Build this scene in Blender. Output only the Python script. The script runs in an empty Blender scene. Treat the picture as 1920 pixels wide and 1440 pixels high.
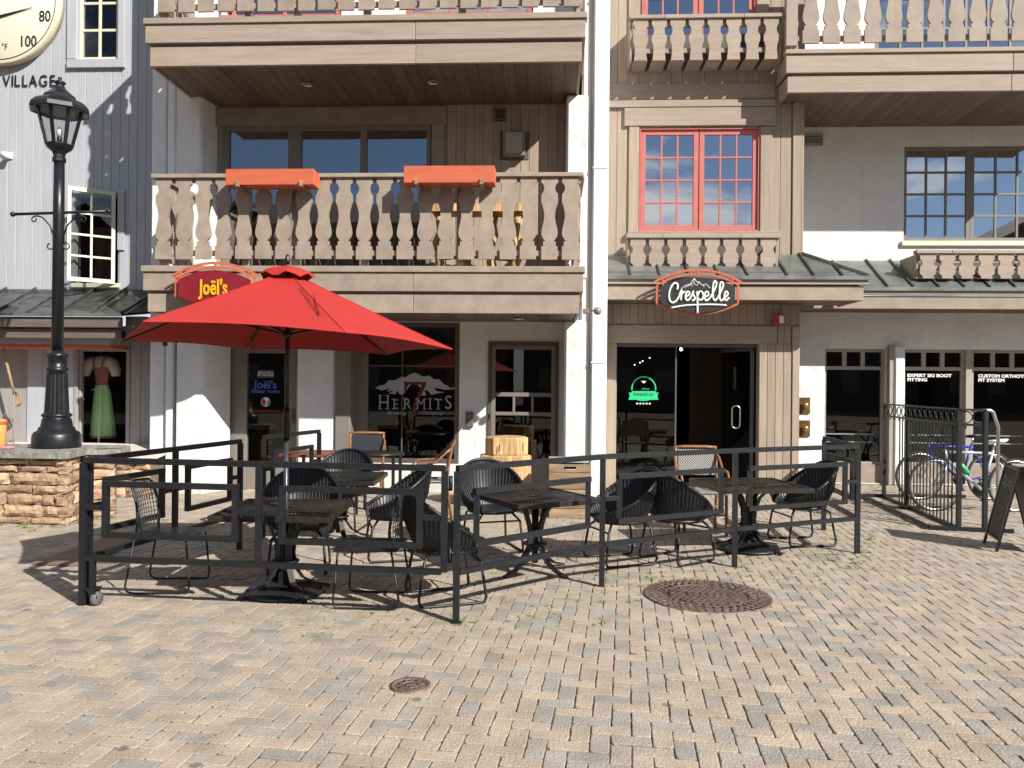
import bpy, bmesh, math, random
from mathutils import Vector, Matrix, noise
# ---------------------------------------------------------------- camera, world, sun, exposure
D = bpy.data; SC = bpy.context.scene; COL = SC.collection
rad = math.radians
H = 1.6                                   # eye height
YAW, ROLL, F = rad(3.0), 0.0095, 1500.0
CA, SA = math.cos(YAW), math.sin(YAW)
RIGHT = Vector((CA, SA, 0)); FWD = Vector((-SA, CA, 0)); UP = Vector((0, 0, 1))
cr = (RIGHT + UP * ROLL).normalized(); cu = (UP - RIGHT * ROLL).normalized()
camd = D.cameras.new('camera'); cam = D.objects.new('camera', camd); COL.objects.link(cam)
m3 = Matrix((cr, cu, -FWD)).transposed()
cam.matrix_world = Matrix.Translation((0, 0, H)) @ m3.to_4x4()
camd.sensor_fit = 'HORIZONTAL'; camd.sensor_width = 36.0; camd.lens = 36.0 * F / 1920.0
camd.clip_start = 0.05; camd.clip_end = 600
SC.camera = cam
SUN_EL = rad(35.0); sd = Vector((0.743, -0.669, 0)) * math.cos(SUN_EL) + UP * math.sin(SUN_EL)   # towards the sun
sl = D.lights.new('sun', 'SUN'); sl.energy = 5.0; sl.angle = rad(0.53); sl.color = (1.0, 0.955, 0.88)
so = D.objects.new('sun', sl); COL.objects.link(so); so.rotation_euler = sd.to_track_quat('Z', 'Y').to_euler()
W = D.worlds.new('World'); SC.world = W; W.use_nodes = True
wn, wl = W.node_tree.nodes, W.node_tree.links
wn.clear()
sky = wn.new('ShaderNodeTexSky'); sky.sky_type = 'NISHITA'; sky.sun_disc = False
sky.sun_elevation = SUN_EL; sky.sun_rotation = math.atan2(sd.x, sd.y); sky.altitude = 2400; sky.air_density = 1.0; sky.dust_density = 0.6
tc = wn.new('ShaderNodeTexCoord'); mp = wn.new('ShaderNodeMapping'); mp.inputs['Scale'].default_value = (1, 1, 2.4); mp.inputs['Location'].default_value = (.15, .1, .05)
n1 = wn.new('ShaderNodeTexNoise'); n1.inputs['Scale'].default_value = 3.1; n1.inputs['Detail'].default_value = 9; n1.inputs['Roughness'].default_value = 0.56; n1.inputs['Distortion'].default_value = 0.3
rp = wn.new('ShaderNodeValToRGB'); rp.color_ramp.elements[0].position = 0.48; rp.color_ramp.elements[1].position = 0.575
n2 = wn.new('ShaderNodeTexNoise'); n2.inputs['Scale'].default_value = 7; n2.inputs['Detail'].default_value = 6
cmix = wn.new('ShaderNodeMixRGB'); cmix.inputs[1].default_value = (6, 6.6, 7.6, 1); cmix.inputs[2].default_value = (12.5, 12.5, 12.5, 1)
mx = wn.new('ShaderNodeMixRGB'); bg = wn.new('ShaderNodeBackground'); bg.inputs['Strength'].default_value = 0.06; wo = wn.new('ShaderNodeOutputWorld')
wl.new(tc.outputs['Generated'], mp.inputs[0]); wl.new(mp.outputs[0], n1.inputs['Vector']); wl.new(mp.outputs[0], n2.inputs['Vector'])
wl.new(n1.outputs[0], rp.inputs[0]); wl.new(n2.outputs[0], cmix.inputs[0])
wl.new(rp.outputs[0], mx.inputs[0]); wl.new(sky.outputs[0], mx.inputs[1]); wl.new(cmix.outputs[0], mx.inputs[2])
wl.new(mx.outputs[0], bg.inputs[0]); wl.new(bg.outputs[0], wo.inputs[0])
SC.view_settings.view_transform = 'Standard'; SC.view_settings.look = 'None'; SC.view_settings.gamma = 1; SC.view_settings.exposure = 0.55
SC.render.engine = 'CYCLES'; SC.cycles.max_bounces = 5; SC.cycles.diffuse_bounces = 3; SC.cycles.transparent_max_bounces = 12

# ---------------------------------------------------------------- helpers
R = random.Random(11)
EYE = Vector((0, 0, H))
def ray(x, y):
    xl = (x - 960) + ROLL * (y - 720); yl = (y - 720) - ROLL * (x - 960)
    r = xl / F
    return Vector((r * CA - SA, CA + r * SA, -yl / F))
def at(x, y, Y):                      # point on the plane y = Y seen at (x, y) of the photograph
    v = ray(x, y); return EYE + v * (Y / v.y)
def gnd(x, y, z=0.0):
    v = ray(x, y); return EYE + v * ((z - H) / v.z)
def dep(x, d, z=0.0):                 # point at depth d in column x
    v = ray(x, 720); p = EYE + v * d; p.z = z; return p
def X(x, y, Y): return at(x, y, Y).x
def Z(x, y, Y): return at(x, y, Y).z

class MB:
    def __init__(s): s.v = []; s.f = []; s.sm = []
    def add(s, vs, fs, smooth=False):
        o = len(s.v); s.v += [Vector(p) for p in vs]
        for f in fs: s.f.append([o + i for i in f]); s.sm.append(smooth)
        return s
    def box(s, x0, x1, y0, y1, z0, z1, c=0.0):
        if x1 < x0: x0, x1 = x1, x0
        if y1 < y0: y0, y1 = y1, y0
        if z1 < z0: z0, z1 = z1, z0
        c = min(c, (x1 - x0) * .3, (y1 - y0) * .3, (z1 - z0) * .3)
        if c <= 0:
            return s.add([(x0,y0,z0),(x1,y0,z0),(x1,y1,z0),(x0,y1,z0),(x0,y0,z1),(x1,y0,z1),(x1,y1,z1),(x0,y1,z1)],
                         [(0,3,2,1),(4,5,6,7),(0,1,5,4),(1,2,6,5),(2,3,7,6),(3,0,4,7)])
        vs = []; idx = {}
        for i, (x, sx) in enumerate(((x0, 1), (x1, -1))):
            for j, (y, sy) in enumerate(((y0, 1), (y1, -1))):
                for k, (z, sz) in enumerate(((z0, 1), (z1, -1))):
                    idx[i,j,k,0] = len(vs); vs.append((x, y + sy*c, z + sz*c))
                    idx[i,j,k,1] = len(vs); vs.append((x + sx*c, y, z + sz*c))
                    idx[i,j,k,2] = len(vs); vs.append((x + sx*c, y + sy*c, z))
        fs = []
        for a in (0, 1):
            for ax in range(3):
                o = [q for q in range(3) if q != ax]; cyc = [(0,0),(1,0),(1,1),(0,1)]
                q = []
                for (m, n) in cyc:
                    t = [0,0,0]; t[ax] = a; t[o[0]] = m; t[o[1]] = n; q.append(idx[t[0],t[1],t[2],ax])
                fs.append(q)
        for ax in range(3):
            o = [q for q in range(3) if q != ax]
            for m in (0, 1):
                for n in (0, 1):
                    t0 = [0,0,0]; t0[o[0]] = m; t0[o[1]] = n; t1 = list(t0); t1[ax] = 1
                    fs.append([idx[t0[0],t0[1],t0[2],o[0]], idx[t1[0],t1[1],t1[2],o[0]], idx[t1[0],t1[1],t1[2],o[1]], idx[t0[0],t0[1],t0[2],o[1]]])
        for i in (0,1):
            for j in (0,1):
                for k in (0,1): fs.append([idx[i,j,k,0], idx[i,j,k,1], idx[i,j,k,2]])
        return s.add(vs, fs)
    def bar(s, p, q, w, h=None, up=(0,0,1)):
        p, q = Vector(p), Vector(q); h = h or w; d = (q - p).normalized(); u = Vector(up)
        if abs(d.dot(u)) > .98: u = Vector((0,1,0))
        a = d.cross(u).normalized() * (w/2); b = a.cross(d).normalized() * (h/2)
        vs = [p-a-b, p+a-b, p+a+b, p-a+b, q-a-b, q+a-b, q+a+b, q-a+b]
        return s.add(vs, [(0,1,2,3),(7,6,5,4),(0,4,5,1),(1,5,6,2),(2,6,7,3),(3,7,4,0)])
    def tube(s, pts, r, seg=8, closed=False, cap=True):
        pts = [Vector(p) for p in pts]; n = len(pts); rs = r if isinstance(r, (list, tuple)) else [r]*n
        T = []
        for i in range(n):
            if closed: t = pts[(i+1) % n] - pts[i-1]
            else: t = pts[min(i+1, n-1)] - pts[max(i-1, 0)]
            T.append(t.normalized() if t.length > 1e-9 else Vector((0,0,1)))
        u = T[0].orthogonal().normalized(); vs = []
        for i in range(n):
            u = (u - T[i]*u.dot(T[i]));
            u = u.normalized() if u.length > 1e-6 else T[i].orthogonal().normalized()
            w = T[i].cross(u)
            for k in range(seg):
                a = 2*math.pi*k/seg; vs.append(pts[i] + (u*math.cos(a) + w*math.sin(a))*rs[i])
        fs = []
        for i in range(n if closed else n-1):
            j = (i+1) % n
            for k in range(seg): l = (k+1) % seg; fs.append((i*seg+k, i*seg+l, j*seg+l, j*seg+k))
        s.add(vs, fs, True)
        if cap and not closed:
            o = len(s.v) - len(vs)
            s.f.append([o+k for k in range(seg)][::-1]); s.sm.append(False)
            s.f.append([o+(n-1)*seg+k for k in range(seg)]); s.sm.append(False)
        return s
    def lathe(s, prof, c=(0,0,0), seg=16, smooth=True, rot=0.0, cap=True):
        c = Vector(c); vs = []; fs = []
        for (r, z) in prof:
            for k in range(seg):
                a = rot + 2*math.pi*k/seg; vs.append(c + Vector((r*math.cos(a), r*math.sin(a), z)))
        for i in range(len(prof)-1):
            for k in range(seg): l = (k+1) % seg; fs.append((i*seg+k, i*seg+l, (i+1)*seg+l, (i+1)*seg+k))
        s.add(vs, fs, smooth); o = len(s.v) - len(vs)
        if not cap: return s
        if prof[0][0] > 1e-4: s.f.append([o+k for k in range(seg)][::-1]); s.sm.append(False)
        if prof[-1][0] > 1e-4: s.f.append([o+(len(prof)-1)*seg+k for k in range(seg)]); s.sm.append(False)
        return s
    def prism(s, poly, fn, d0, d1):        # poly of 2D points, fn(a, b, depth) -> 3D
        n = len(poly); vs = [fn(a, b, d0) for a, b in poly] + [fn(a, b, d1) for a, b in poly]
        fs = [list(range(n)), list(range(n, 2*n))[::-1]] + [(i, n+i, n+(i+1) % n, (i+1) % n) for i in range(n)]
        return s.add(vs, fs)
    def quad(s, a, b, c, d): return s.add([a, b, c, d], [(0,1,2,3)])
    def ball(s, c, r, seg=10):
        return s.lathe([(max(r*math.sin(math.pi*i/seg), 1e-5), -r*math.cos(math.pi*i/seg)) for i in range(seg+1)], c, seg)
    def xf(s, M): s.v = [M @ p for p in s.v]; return s
    def mesh(s, name, mats=None, inv=None):
        me = D.meshes.new(name); vv = [inv @ p for p in s.v] if inv else s.v
        me.from_pydata([tuple(p) for p in vv], [], s.f)
        me.polygons.foreach_set('use_smooth', s.sm)
        me.validate(); me.update()
        bm = bmesh.new(); bm.from_mesh(me); bmesh.ops.recalc_face_normals(bm, faces=bm.faces); bm.to_mesh(me); bm.free()
        if mats: me.materials.append(mats)
        return me
    def build(s, name, mat, parent=None, world=False, kind=None, label=None):
        inv = WM[parent.name].inverted() if (world and parent is not None and parent.name in WM) else None
        me = s.mesh(name, mat, inv); o = D.objects.new(name, me); COL.objects.link(o)
        if parent is not None:
            o.parent = parent
            if parent.name in WM: WM[o.name] = WM[parent.name]
        else: WM[o.name] = Matrix.Identity(4)
        if kind: o['kind'] = kind
        if label: o['label'] = label
        return o
WM = {}
def thing(name, label, cat, loc=(0,0,0), rz=0.0, group=None):
    o = D.objects.new(name, None); COL.objects.link(o); o.location = loc; o.rotation_euler = (0,0,rz)
    o.empty_display_size = .2
    WM[o.name] = Matrix.Translation(loc) @ Matrix.Rotation(rz, 4, 'Z')
    o['label'] = label; o['category'] = cat
    if group: o['group'] = group
    return o
def tag(o, label, cat, group=None):
    o['label'] = label; o['category'] = cat
    if group: o['group'] = group
    return o
def inst(src, loc, parent, rot=None):
    o = src.copy(); COL.objects.link(o); o.parent = parent; o.location = loc
    if rot: o.rotation_euler = rot
    return o
def copy_tree(o, parent=None):
    c = o.copy(); COL.objects.link(c); c.parent = parent
    for ch in list(o.children): copy_tree(ch, c)
    return c

# ---------------------------------------------------------------- materials
def mat(name, col, rough=.6, metal=0, var=0.0, nscale=6, stretch=(1,1,1), namt=.15, bump=0.0, bscale=60, rnd=0.0, spec=.5, alt=None, coord='Object', bdist=.01):
    m = D.materials.new(name); m.use_nodes = True; n, l = m.node_tree.nodes, m.node_tree.links
    b = n['Principled BSDF']; b.inputs['Roughness'].default_value = rough; b.inputs['Metallic'].default_value = metal
    b.inputs['Specular IOR Level'].default_value = spec
    b.inputs['Base Color'].default_value = (*col, 1)
    tcn = n.new('ShaderNodeTexCoord'); mpn = n.new('ShaderNodeMapping'); mpn.inputs['Scale'].default_value = stretch
    l.new(tcn.outputs[coord], mpn.inputs[0]); out = None
    if namt > 0:
        nz = n.new('ShaderNodeTexNoise'); nz.inputs['Scale'].default_value = nscale; nz.inputs['Detail'].default_value = 6; nz.inputs['Roughness'].default_value = .62
        l.new(mpn.outputs[0], nz.inputs['Vector'])
        mr = n.new('ShaderNodeMapRange'); mr.inputs[1].default_value = .3; mr.inputs[2].default_value = .7
        l.new(nz.outputs[0], mr.inputs[0])
        mxn = n.new('ShaderNodeMixRGB'); a2 = alt or tuple(c*(1-namt*1.6) for c in col)
        mxn.inputs[1].default_value = (*a2, 1); mxn.inputs[2].default_value = (*[min(1, c*(1+namt*.5)) for c in col], 1)
        l.new(mr.outputs[0], mxn.inputs[0]); out = mxn.outputs[0]
        rr = n.new('ShaderNodeMapRange'); rr.inputs[3].default_value = max(0, rough-.08); rr.inputs[4].default_value = min(1, rough+.1)
        l.new(nz.outputs[0], rr.inputs[0]); l.new(rr.outputs[0], b.inputs['Roughness'])
        if rnd > 0:
            oi = n.new('ShaderNodeObjectInfo'); hs = n.new('ShaderNodeHueSaturation')
            vr = n.new('ShaderNodeMapRange'); vr.inputs[3].default_value = 1-rnd; vr.inputs[4].default_value = 1+rnd
            l.new(oi.outputs['Random'], vr.inputs[0]); l.new(vr.outputs[0], hs.inputs['Value']); l.new(out, hs.inputs['Color']); out = hs.outputs[0]
            ad = n.new('ShaderNodeVectorMath'); ad.operation = 'ADD'; l.new(mpn.outputs[0], ad.inputs[0])
            sc_ = n.new('ShaderNodeMath'); sc_.operation = 'MULTIPLY'; sc_.inputs[1].default_value = 37; l.new(oi.outputs['Random'], sc_.inputs[0])
            l.new(sc_.outputs[0], ad.inputs[1]); l.new(ad.outputs[0], nz.inputs['Vector'])
        l.new(out, b.inputs['Base Color'])
    if bump > 0:
        nb = n.new('ShaderNodeTexNoise'); nb.inputs['Scale'].default_value = bscale; nb.inputs['Detail'].default_value = 5
        l.new(mpn.outputs[0], nb.inputs['Vector']); bp = n.new('ShaderNodeBump'); bp.inputs['Strength'].default_value = bump; bp.inputs['Distance'].default_value = bdist
        l.new(nb.outputs[0], bp.inputs['Height']); l.new(bp.outputs[0], b.inputs['Normal'])
    return m
def glass(name, refl=.1, tint=(.8,.85,.82), rough=0.0):
    m = D.materials.new(name); m.use_nodes = True; n, l = m.node_tree.nodes, m.node_tree.links; n.clear()
    o = n.new('ShaderNodeOutputMaterial'); t = n.new('ShaderNodeBsdfTransparent'); t.inputs[0].default_value = (*tint, 1)
    g = n.new('ShaderNodeBsdfGlossy'); g.inputs['Roughness'].default_value = rough; g.inputs[0].default_value = (.95,.97,1,1)
    lw = n.new('ShaderNodeLayerWeight'); lw.inputs[0].default_value = .3
    mr = n.new('ShaderNodeMapRange'); mr.inputs[3].default_value = refl; mr.inputs[4].default_value = 1
    x = n.new('ShaderNodeMixShader'); l.new(lw.outputs['Fresnel'], mr.inputs[0]); 
    pw = n.new('ShaderNodeMath'); pw.operation = 'POWER'; pw.inputs[1].default_value = 3; l.new(lw.outputs['Facing'], pw.inputs[0]); l.new(pw.outputs[0], mr.inputs[0])
    l.new(mr.outputs[0], x.inputs[0]); l.new(t.outputs[0], x.inputs[1]); l.new(g.outputs[0], x.inputs[2]); l.new(x.outputs[0], o.inputs[0])
    return m
def emis(name, col, s):
    m = D.materials.new(name); m.use_nodes = True; b = m.node_tree.nodes['Principled BSDF']
    b.inputs['Base Color'].default_value = (*col, 1); b.inputs['Emission Color'].default_value = (*col, 1); b.inputs['Emission Strength'].default_value = s; return m
MTAN = mat('tan_painted_wood', (.345,.278,.22), .65, nscale=4, stretch=(1.2,1,1.2), namt=.15, bump=.25, bscale=50, rnd=.05)
MTANH = mat('weathered_tan_boards', (.355,.29,.232), .7, nscale=5, stretch=(.35,1,4), namt=.20, alt=(.295,.23,.18), bump=.3, bscale=30, rnd=.08)
MTANV = mat('tan_vertical_boards', (.375,.30,.232), .7, nscale=4, stretch=(5,1,.35), namt=.12, alt=(.30,.235,.18), bump=.3, bscale=30, rnd=.09)
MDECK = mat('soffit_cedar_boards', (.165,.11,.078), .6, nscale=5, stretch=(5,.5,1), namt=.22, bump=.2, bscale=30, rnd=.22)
MGREY = mat('grey_painted_boards', (.42,.43,.465), .6, nscale=4, stretch=(3,1,.4), namt=.06, bump=.2, bscale=40, rnd=.03)
MSTUC = mat('white_stucco', (.77,.77,.765), .85, nscale=1.6, namt=.05, bump=.8, bscale=3.2, bdist=.06)
MPIPE = mat('white_painted_metal', (.78,.79,.79), .4, namt=.03)
MCREAM = mat('cream_paint', (.66,.65,.50), .5, namt=.05)
MRED = mat('brick_red_paint', (.50,.15,.13), .5, namt=.08)
MBLK = mat('black_powder_coated_steel', (.011,.013,.016), .45, nscale=20, namt=.3, bump=.12, bscale=120)
MWEAVE = mat('black_synthetic_wicker', (.012,.014,.018), .40, nscale=40, namt=.3)
MIRON = mat('black_lamp_iron', (.009,.011,.014), .36, nscale=10, namt=.3)
MTRIM = mat('taupe_window_frame', (.21,.185,.16), .5, namt=.06)
MTRIML = mat('pale_taupe_window_frame', (.36,.33,.285), .5, namt=.06)
MDARKF = mat('dark_bronze_frame', (.10,.085,.075), .5, namt=.08)
MROOF = mat('grey_green_standing_seam_metal', (.24,.26,.25), .38, .5, nscale=3, namt=.25, bump=.1, bscale=8)
MROOFD = mat('dark_patinated_metal_roof', (.15,.155,.15), .35, .6, nscale=2.5, stretch=(1,3,1), namt=.5)
MORANGE = mat('orange_painted_wood', (.58,.13,.06), .55, nscale=6, stretch=(.5,1,4), namt=.10, rnd=.06)
MREDCLOTH = mat('red_umbrella_cloth', (.40,.019,.015), .8, nscale=3, namt=.06, bump=.15, bscale=700)
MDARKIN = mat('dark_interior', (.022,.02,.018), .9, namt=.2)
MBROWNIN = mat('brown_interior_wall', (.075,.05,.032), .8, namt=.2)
MGLHI = glass('reflective_window_glass', .38, (.45,.5,.5))
MGLLO = glass('shop_window_glass', .08, (.62,.66,.65))
MGLUP = glass('coated_window_glass', .6, (.5,.55,.55))
MWOOD = mat('golden_log_wood', (.62,.43,.22), .7, nscale=5, stretch=(5,5,.5), namt=.3, alt=(.34,.17,.06), bump=.5, bscale=25)
MBARK = mat('log_end_grain', (.55,.35,.16), .8, nscale=14, namt=.2)
MCRATE = mat('worn_crate_wood', (.36,.25,.15), .75, nscale=5, stretch=(.5,1,5), namt=.35, bump=.3, rnd=.12)
MBAMBOO = mat('brown_bamboo_frame', (.30,.135,.06), .4, nscale=12, stretch=(1,1,3), namt=.3)
MGLAN = glass('lantern_glass', .06, (.82,.85,.85))
MWHITE = mat('white_paint_print', (.8,.8,.8), .5, namt=0)
MGREYP = mat('grey_vinyl_print', (.42,.45,.45), .5, namt=0)
MCHROME = mat('brushed_steel', (.6,.6,.6), .25, 1, namt=.05)
MBRASS = mat('brass', (.62,.43,.12), .35, 1, namt=.2)
MDGREY = mat('dark_brown_roofing', (.10,.07,.05), .8, namt=.2, nscale=3)

def stain(m, z0, z1, col, amt):
    n, l = m.node_tree.nodes, m.node_tree.links; b = n['Principled BSDF']; src = b.inputs['Base Color'].links[0].from_socket
    g_ = n.new('ShaderNodeNewGeometry'); sp = n.new('ShaderNodeSeparateXYZ'); l.new(g_.outputs['Position'], sp.inputs[0])
    nz = n.new('ShaderNodeTexNoise'); nz.inputs['Scale'].default_value = 3.5; nz.inputs['Detail'].default_value = 8; l.new(g_.outputs['Position'], nz.inputs['Vector'])
    ad = n.new('ShaderNodeMath'); ad.operation = 'MULTIPLY_ADD'; ad.inputs[1].default_value = .7; l.new(nz.outputs[0], ad.inputs[0]); l.new(sp.outputs[2], ad.inputs[2])
    mr = n.new('ShaderNodeMapRange'); mr.inputs[1].default_value = z0+.3; mr.inputs[2].default_value = z1+.3; mr.inputs[3].default_value = amt; mr.inputs[4].default_value = 0; l.new(ad.outputs[0], mr.inputs[0])
    mp2 = n.new('ShaderNodeMapping'); mp2.inputs['Scale'].default_value = (7, 7, .35); l.new(g_.outputs['Position'], mp2.inputs[0])
    n3 = n.new('ShaderNodeTexNoise'); n3.inputs['Scale'].default_value = 1.5; n3.inputs['Detail'].default_value = 6; l.new(mp2.outputs[0], n3.inputs['Vector'])
    m3_ = n.new('ShaderNodeMapRange'); m3_.inputs[1].default_value = .56; m3_.inputs[2].default_value = .75; m3_.inputs[3].default_value = 0; m3_.inputs[4].default_value = .12; l.new(n3.outputs[0], m3_.inputs[0])
    mxx = n.new('ShaderNodeMath'); mxx.operation = 'MAXIMUM'; l.new(mr.outputs[0], mxx.inputs[0]); l.new(m3_.outputs[0], mxx.inputs[1])
    mx_ = n.new('ShaderNodeMixRGB'); mx_.inputs[2].default_value = (*col, 1); l.new(mxx.outputs[0], mx_.inputs[0]); l.new(src, mx_.inputs[1]); l.new(mx_.outputs[0], b.inputs['Base Color'])
stain(MSTUC, 0, .45, (.42,.38,.32), .6); stain(MPIPE, 0, .3, (.45,.42,.38), .5); stain(MTAN, -.1, .2, (.27,.20,.15), .5); stain(MTANV, -.1, .3, (.28,.20,.15), .5); stain(MTANH, -.5, 0, (.27,.19,.15), .3)
# ---------------------------------------------------------------- plaza paving
def proj(p):
    d = Vector(p) - EYE; z = d.dot(FWD)
    if z < .1: return None
    xl, yl = d.dot(RIGHT)/z*F, -d.z/z*F
    return 960 + xl - ROLL*yl, 720 + yl + ROLL*xl
g = MB(); g.quad((-150,-150,-.0075), (150,-150,-.0075), (150,150,-.0075), (-150,150,-.0075))
MSAND = mat('sandy_joint_soil', (.19,.15,.105), .95, nscale=30, namt=.3, bump=.5, bscale=200)
plaza = g.build('plaza_paving', MSAND, kind='structure')
def paver_mat():
    m = mat('concrete_paver', (.4,.35,.28), .8, nscale=90, namt=.0, bump=.8, bscale=75, bdist=.009)
    n, l = m.node_tree.nodes, m.node_tree.links; b = n['Principled BSDF']
    a = n.new('ShaderNodeAttribute'); a.attribute_name = 'tone'
    tcn = n.new('ShaderNodeTexCoord')
    nz = n.new('ShaderNodeTexNoise'); nz.inputs['Scale'].default_value = 95; nz.inputs['Detail'].default_value = 6; nz.inputs['Roughness'].default_value = .8; l.new(tcn.outputs['Object'], nz.inputs['Vector'])
    nz2 = n.new('ShaderNodeTexNoise'); nz2.inputs['Scale'].default_value = 5; nz2.inputs['Detail'].default_value = 7; l.new(tcn.outputs['Object'], nz2.inputs['Vector'])
    r1 = n.new('ShaderNodeMapRange'); r1.inputs[1].default_value = .3; r1.inputs[2].default_value = .7; r1.inputs[3].default_value = .66; r1.inputs[4].default_value = 1.30; l.new(nz.outputs[0], r1.inputs[0])
    r2 = n.new('ShaderNodeMapRange'); r2.inputs[1].default_value = .3; r2.inputs[2].default_value = .7; r2.inputs[3].default_value = .80; r2.inputs[4].default_value = 1.14; l.new(nz2.outputs[0], r2.inputs[0])
    mu = n.new('ShaderNodeMath'); mu.operation = 'MULTIPLY'; l.new(r1.outputs[0], mu.inputs[0]); l.new(r2.outputs[0], mu.inputs[1])
    # old gum and oil spots
    vo = n.new('ShaderNodeTexVoronoi'); vo.inputs['Scale'].default_value = 2.3; l.new(tcn.outputs['Object'], vo.inputs['Vector'])
    r3 = n.new('ShaderNodeMapRange'); r3.inputs[1].default_value = .05; r3.inputs[2].default_value = .075; r3.inputs[3].default_value = .5; r3.inputs[4].default_value = 1; l.new(vo.outputs['Distance'], r3.inputs[0])
    mu2 = n.new('ShaderNodeMath'); mu2.operation = 'MULTIPLY'; l.new(mu.outputs[0], mu2.inputs[0]); l.new(r3.outputs[0], mu2.inputs[1])
    vs = n.new('ShaderNodeVectorMath'); vs.operation = 'SCALE'; l.new(a.outputs['Vector'], vs.inputs[0]); l.new(mu2.outputs[0], vs.inputs['Scale']); l.new(vs.outputs[0], b.inputs['Base Color'])
    return m
MPAVE = paver_mat()
def paver_geo(cx, cy, lx, ly, rr, c=.014):
    gp = .0026; hx, hy = lx/2 - gp, ly/2 - gp; hx += rr.uniform(-.002,.001); hy += rr.uniform(-.002,.001)
    dz = rr.gauss(0, .0014); tx, ty = rr.gauss(0, .006), rr.gauss(0, .006); rot = rr.gauss(0, .012) - rad(5)
    def ring(i, z):
        x, y = hx - i, hy - i; k = c*rr.uniform(.6,1.3)
        J = lambda: rr.uniform(-.0022, .0022)
        return [(p+J(), q+J(), z) for p, q in ((-x+k,-y),(0,-y),(x-k,-y),(x-k*.25,-y+k*.25),(x,-y+k),(x,0),(x,y-k),(x-k*.25,y-k*.25),(x-k,y),(0,y),(-x+k,y),(-x+k*.25,y-k*.25),(-x,y-k),(-x,0),(-x,-y+k),(-x+k*.25,-y+k*.25))]
    st = rr.getstate(); r0 = ring(0, -.02); rr.setstate(st); r1 = ring(0, -.002); rr.setstate(st); r2 = ring(.0035, 0)
    vs = []
    for x, y, z in r0 + r1 + r2:
        X_, Y_ = x*math.cos(rot) - y*math.sin(rot), x*math.sin(rot) + y*math.cos(rot)
        vs.append((cx + X_, cy + Y_, z + dz + (tx*x + ty*y if z > -.015 else 0)))
    fs = [(i, (i+1) % 16, 16+(i+1) % 16, 16+i) for i in range(16)] + [(16+i, 16+(i+1) % 16, 32+(i+1) % 16, 32+i) for i in range(16)] + [tuple(range(32, 48))]
    u = rr.random()
    base = (.415,.34,.26) if u < .36 else (.41,.328,.258) if u < .50 else (.385,.325,.26) if u < .72 else (.35,.31,.262) if u < .90 else (.312,.285,.25)
    v = rr.uniform(.93, 1.07)
    return vs, fs, (base[0]*v, base[1]*v, base[2]*v)
def tone_mesh(name, items):
    vs = []; fs = []; tn = []
    for v, f, t in items:
        o = len(vs); vs += v; fs += [[o+i for i in q] for q in f]; tn += list(t)*len(f)
    me = D.meshes.new(name); me.from_pydata(vs, [], fs)
    at_ = me.attributes.new('tone', 'FLOAT_VECTOR', 'FACE'); at_.data.foreach_set('vector', tn)
    me.materials.append(MPAVE); me.update(); return me
PC_, PS_ = math.cos(rad(5)), math.sin(rad(5)); PW = .093; rr = random.Random(5); pav = []
for i in range(-130, 135):
    for j in range(8, 160):
        m = (i - j) % 4
        if m == 0: g_ = ((i+1)*PW, (j+.5)*PW, 2*PW, PW)
        elif m == 3: g_ = ((i+.5)*PW, (j+1)*PW, PW, 2*PW)
        else: continue
        g_ = (-g_[0], g_[1], g_[2], g_[3])
        gx_, gy_ = g_[0]*PC_ + (g_[1]-8)*PS_, (g_[1]-8)*PC_ - g_[0]*PS_ + 8; g_ = (gx_, gy_, g_[2], g_[3])
        if g_[1] < 2.2 or abs(g_[0]) > 3.2 + .62*g_[1] or g_[1] > 13.4: continue
        pav.append(g_)
inview = []; rest = []
for q in pav:
    p = proj((q[0], q[1], 0)); inside = p and -20 < p[0] < 1940 and p[1] < 1450
    (inview if inside else rest).append(q)
inview.sort(key=lambda q: q[1]*q[1] + q[0]*q[0])
for q in inview[:300]:
    o = D.objects.new('paver', tone_mesh('paver', [paver_geo(*q, rr)])); COL.objects.link(o); o.parent = plaza
o = D.objects.new('pavers_beyond', tone_mesh('pavers_beyond', [paver_geo(*q, rr) for q in inview[300:] + rest])); COL.objects.link(o); o.parent = plaza; o['kind'] = 'stuff'

# ---------------------------------------------------------------- shared building pieces
YB, YC, YW, YG, YBAY, YSKI, YRB = 10.03, 11.2, 11.6, 11.85, 12.37, 13.5, 11.82
YFA, YFS = 11.61, 12.62             # eaves over the entrance and over the ski shop
def gapprof(kind):                  # (height fraction from top, half gap in metres)
    if kind == 'tall':
        return [(0,.026),(.062,.026),(.075,.044),(.10,.058),(.13,.063),(.16,.058),(.185,.044),(.20,.028),(.30,.024),(.35,.044),(.42,.060),(.48,.064),(.55,.053),(.61,.037),(.67,.028),(.71,.034),(.745,.052),(.775,.080),(.78,.052),(.835,.052),(.837,.029),(1,.029)]
    return [(0,.026),(.13,.026),(.17,.045),(.23,.058),(.31,.058),(.37,.045),(.41,.026),(.54,.026),(.60,.042),(.68,.052),(.76,.055),(.84,.050),(1.0,.040)]
def gapprof_low(): return [(0,.026),(.22,.026),(.27,.045),(.33,.060),(.42,.060),(.48,.045),(.52,.026),(.80,.026),(.82,.03),(.88,.06),(.94,.068),(1,.068)]
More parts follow.
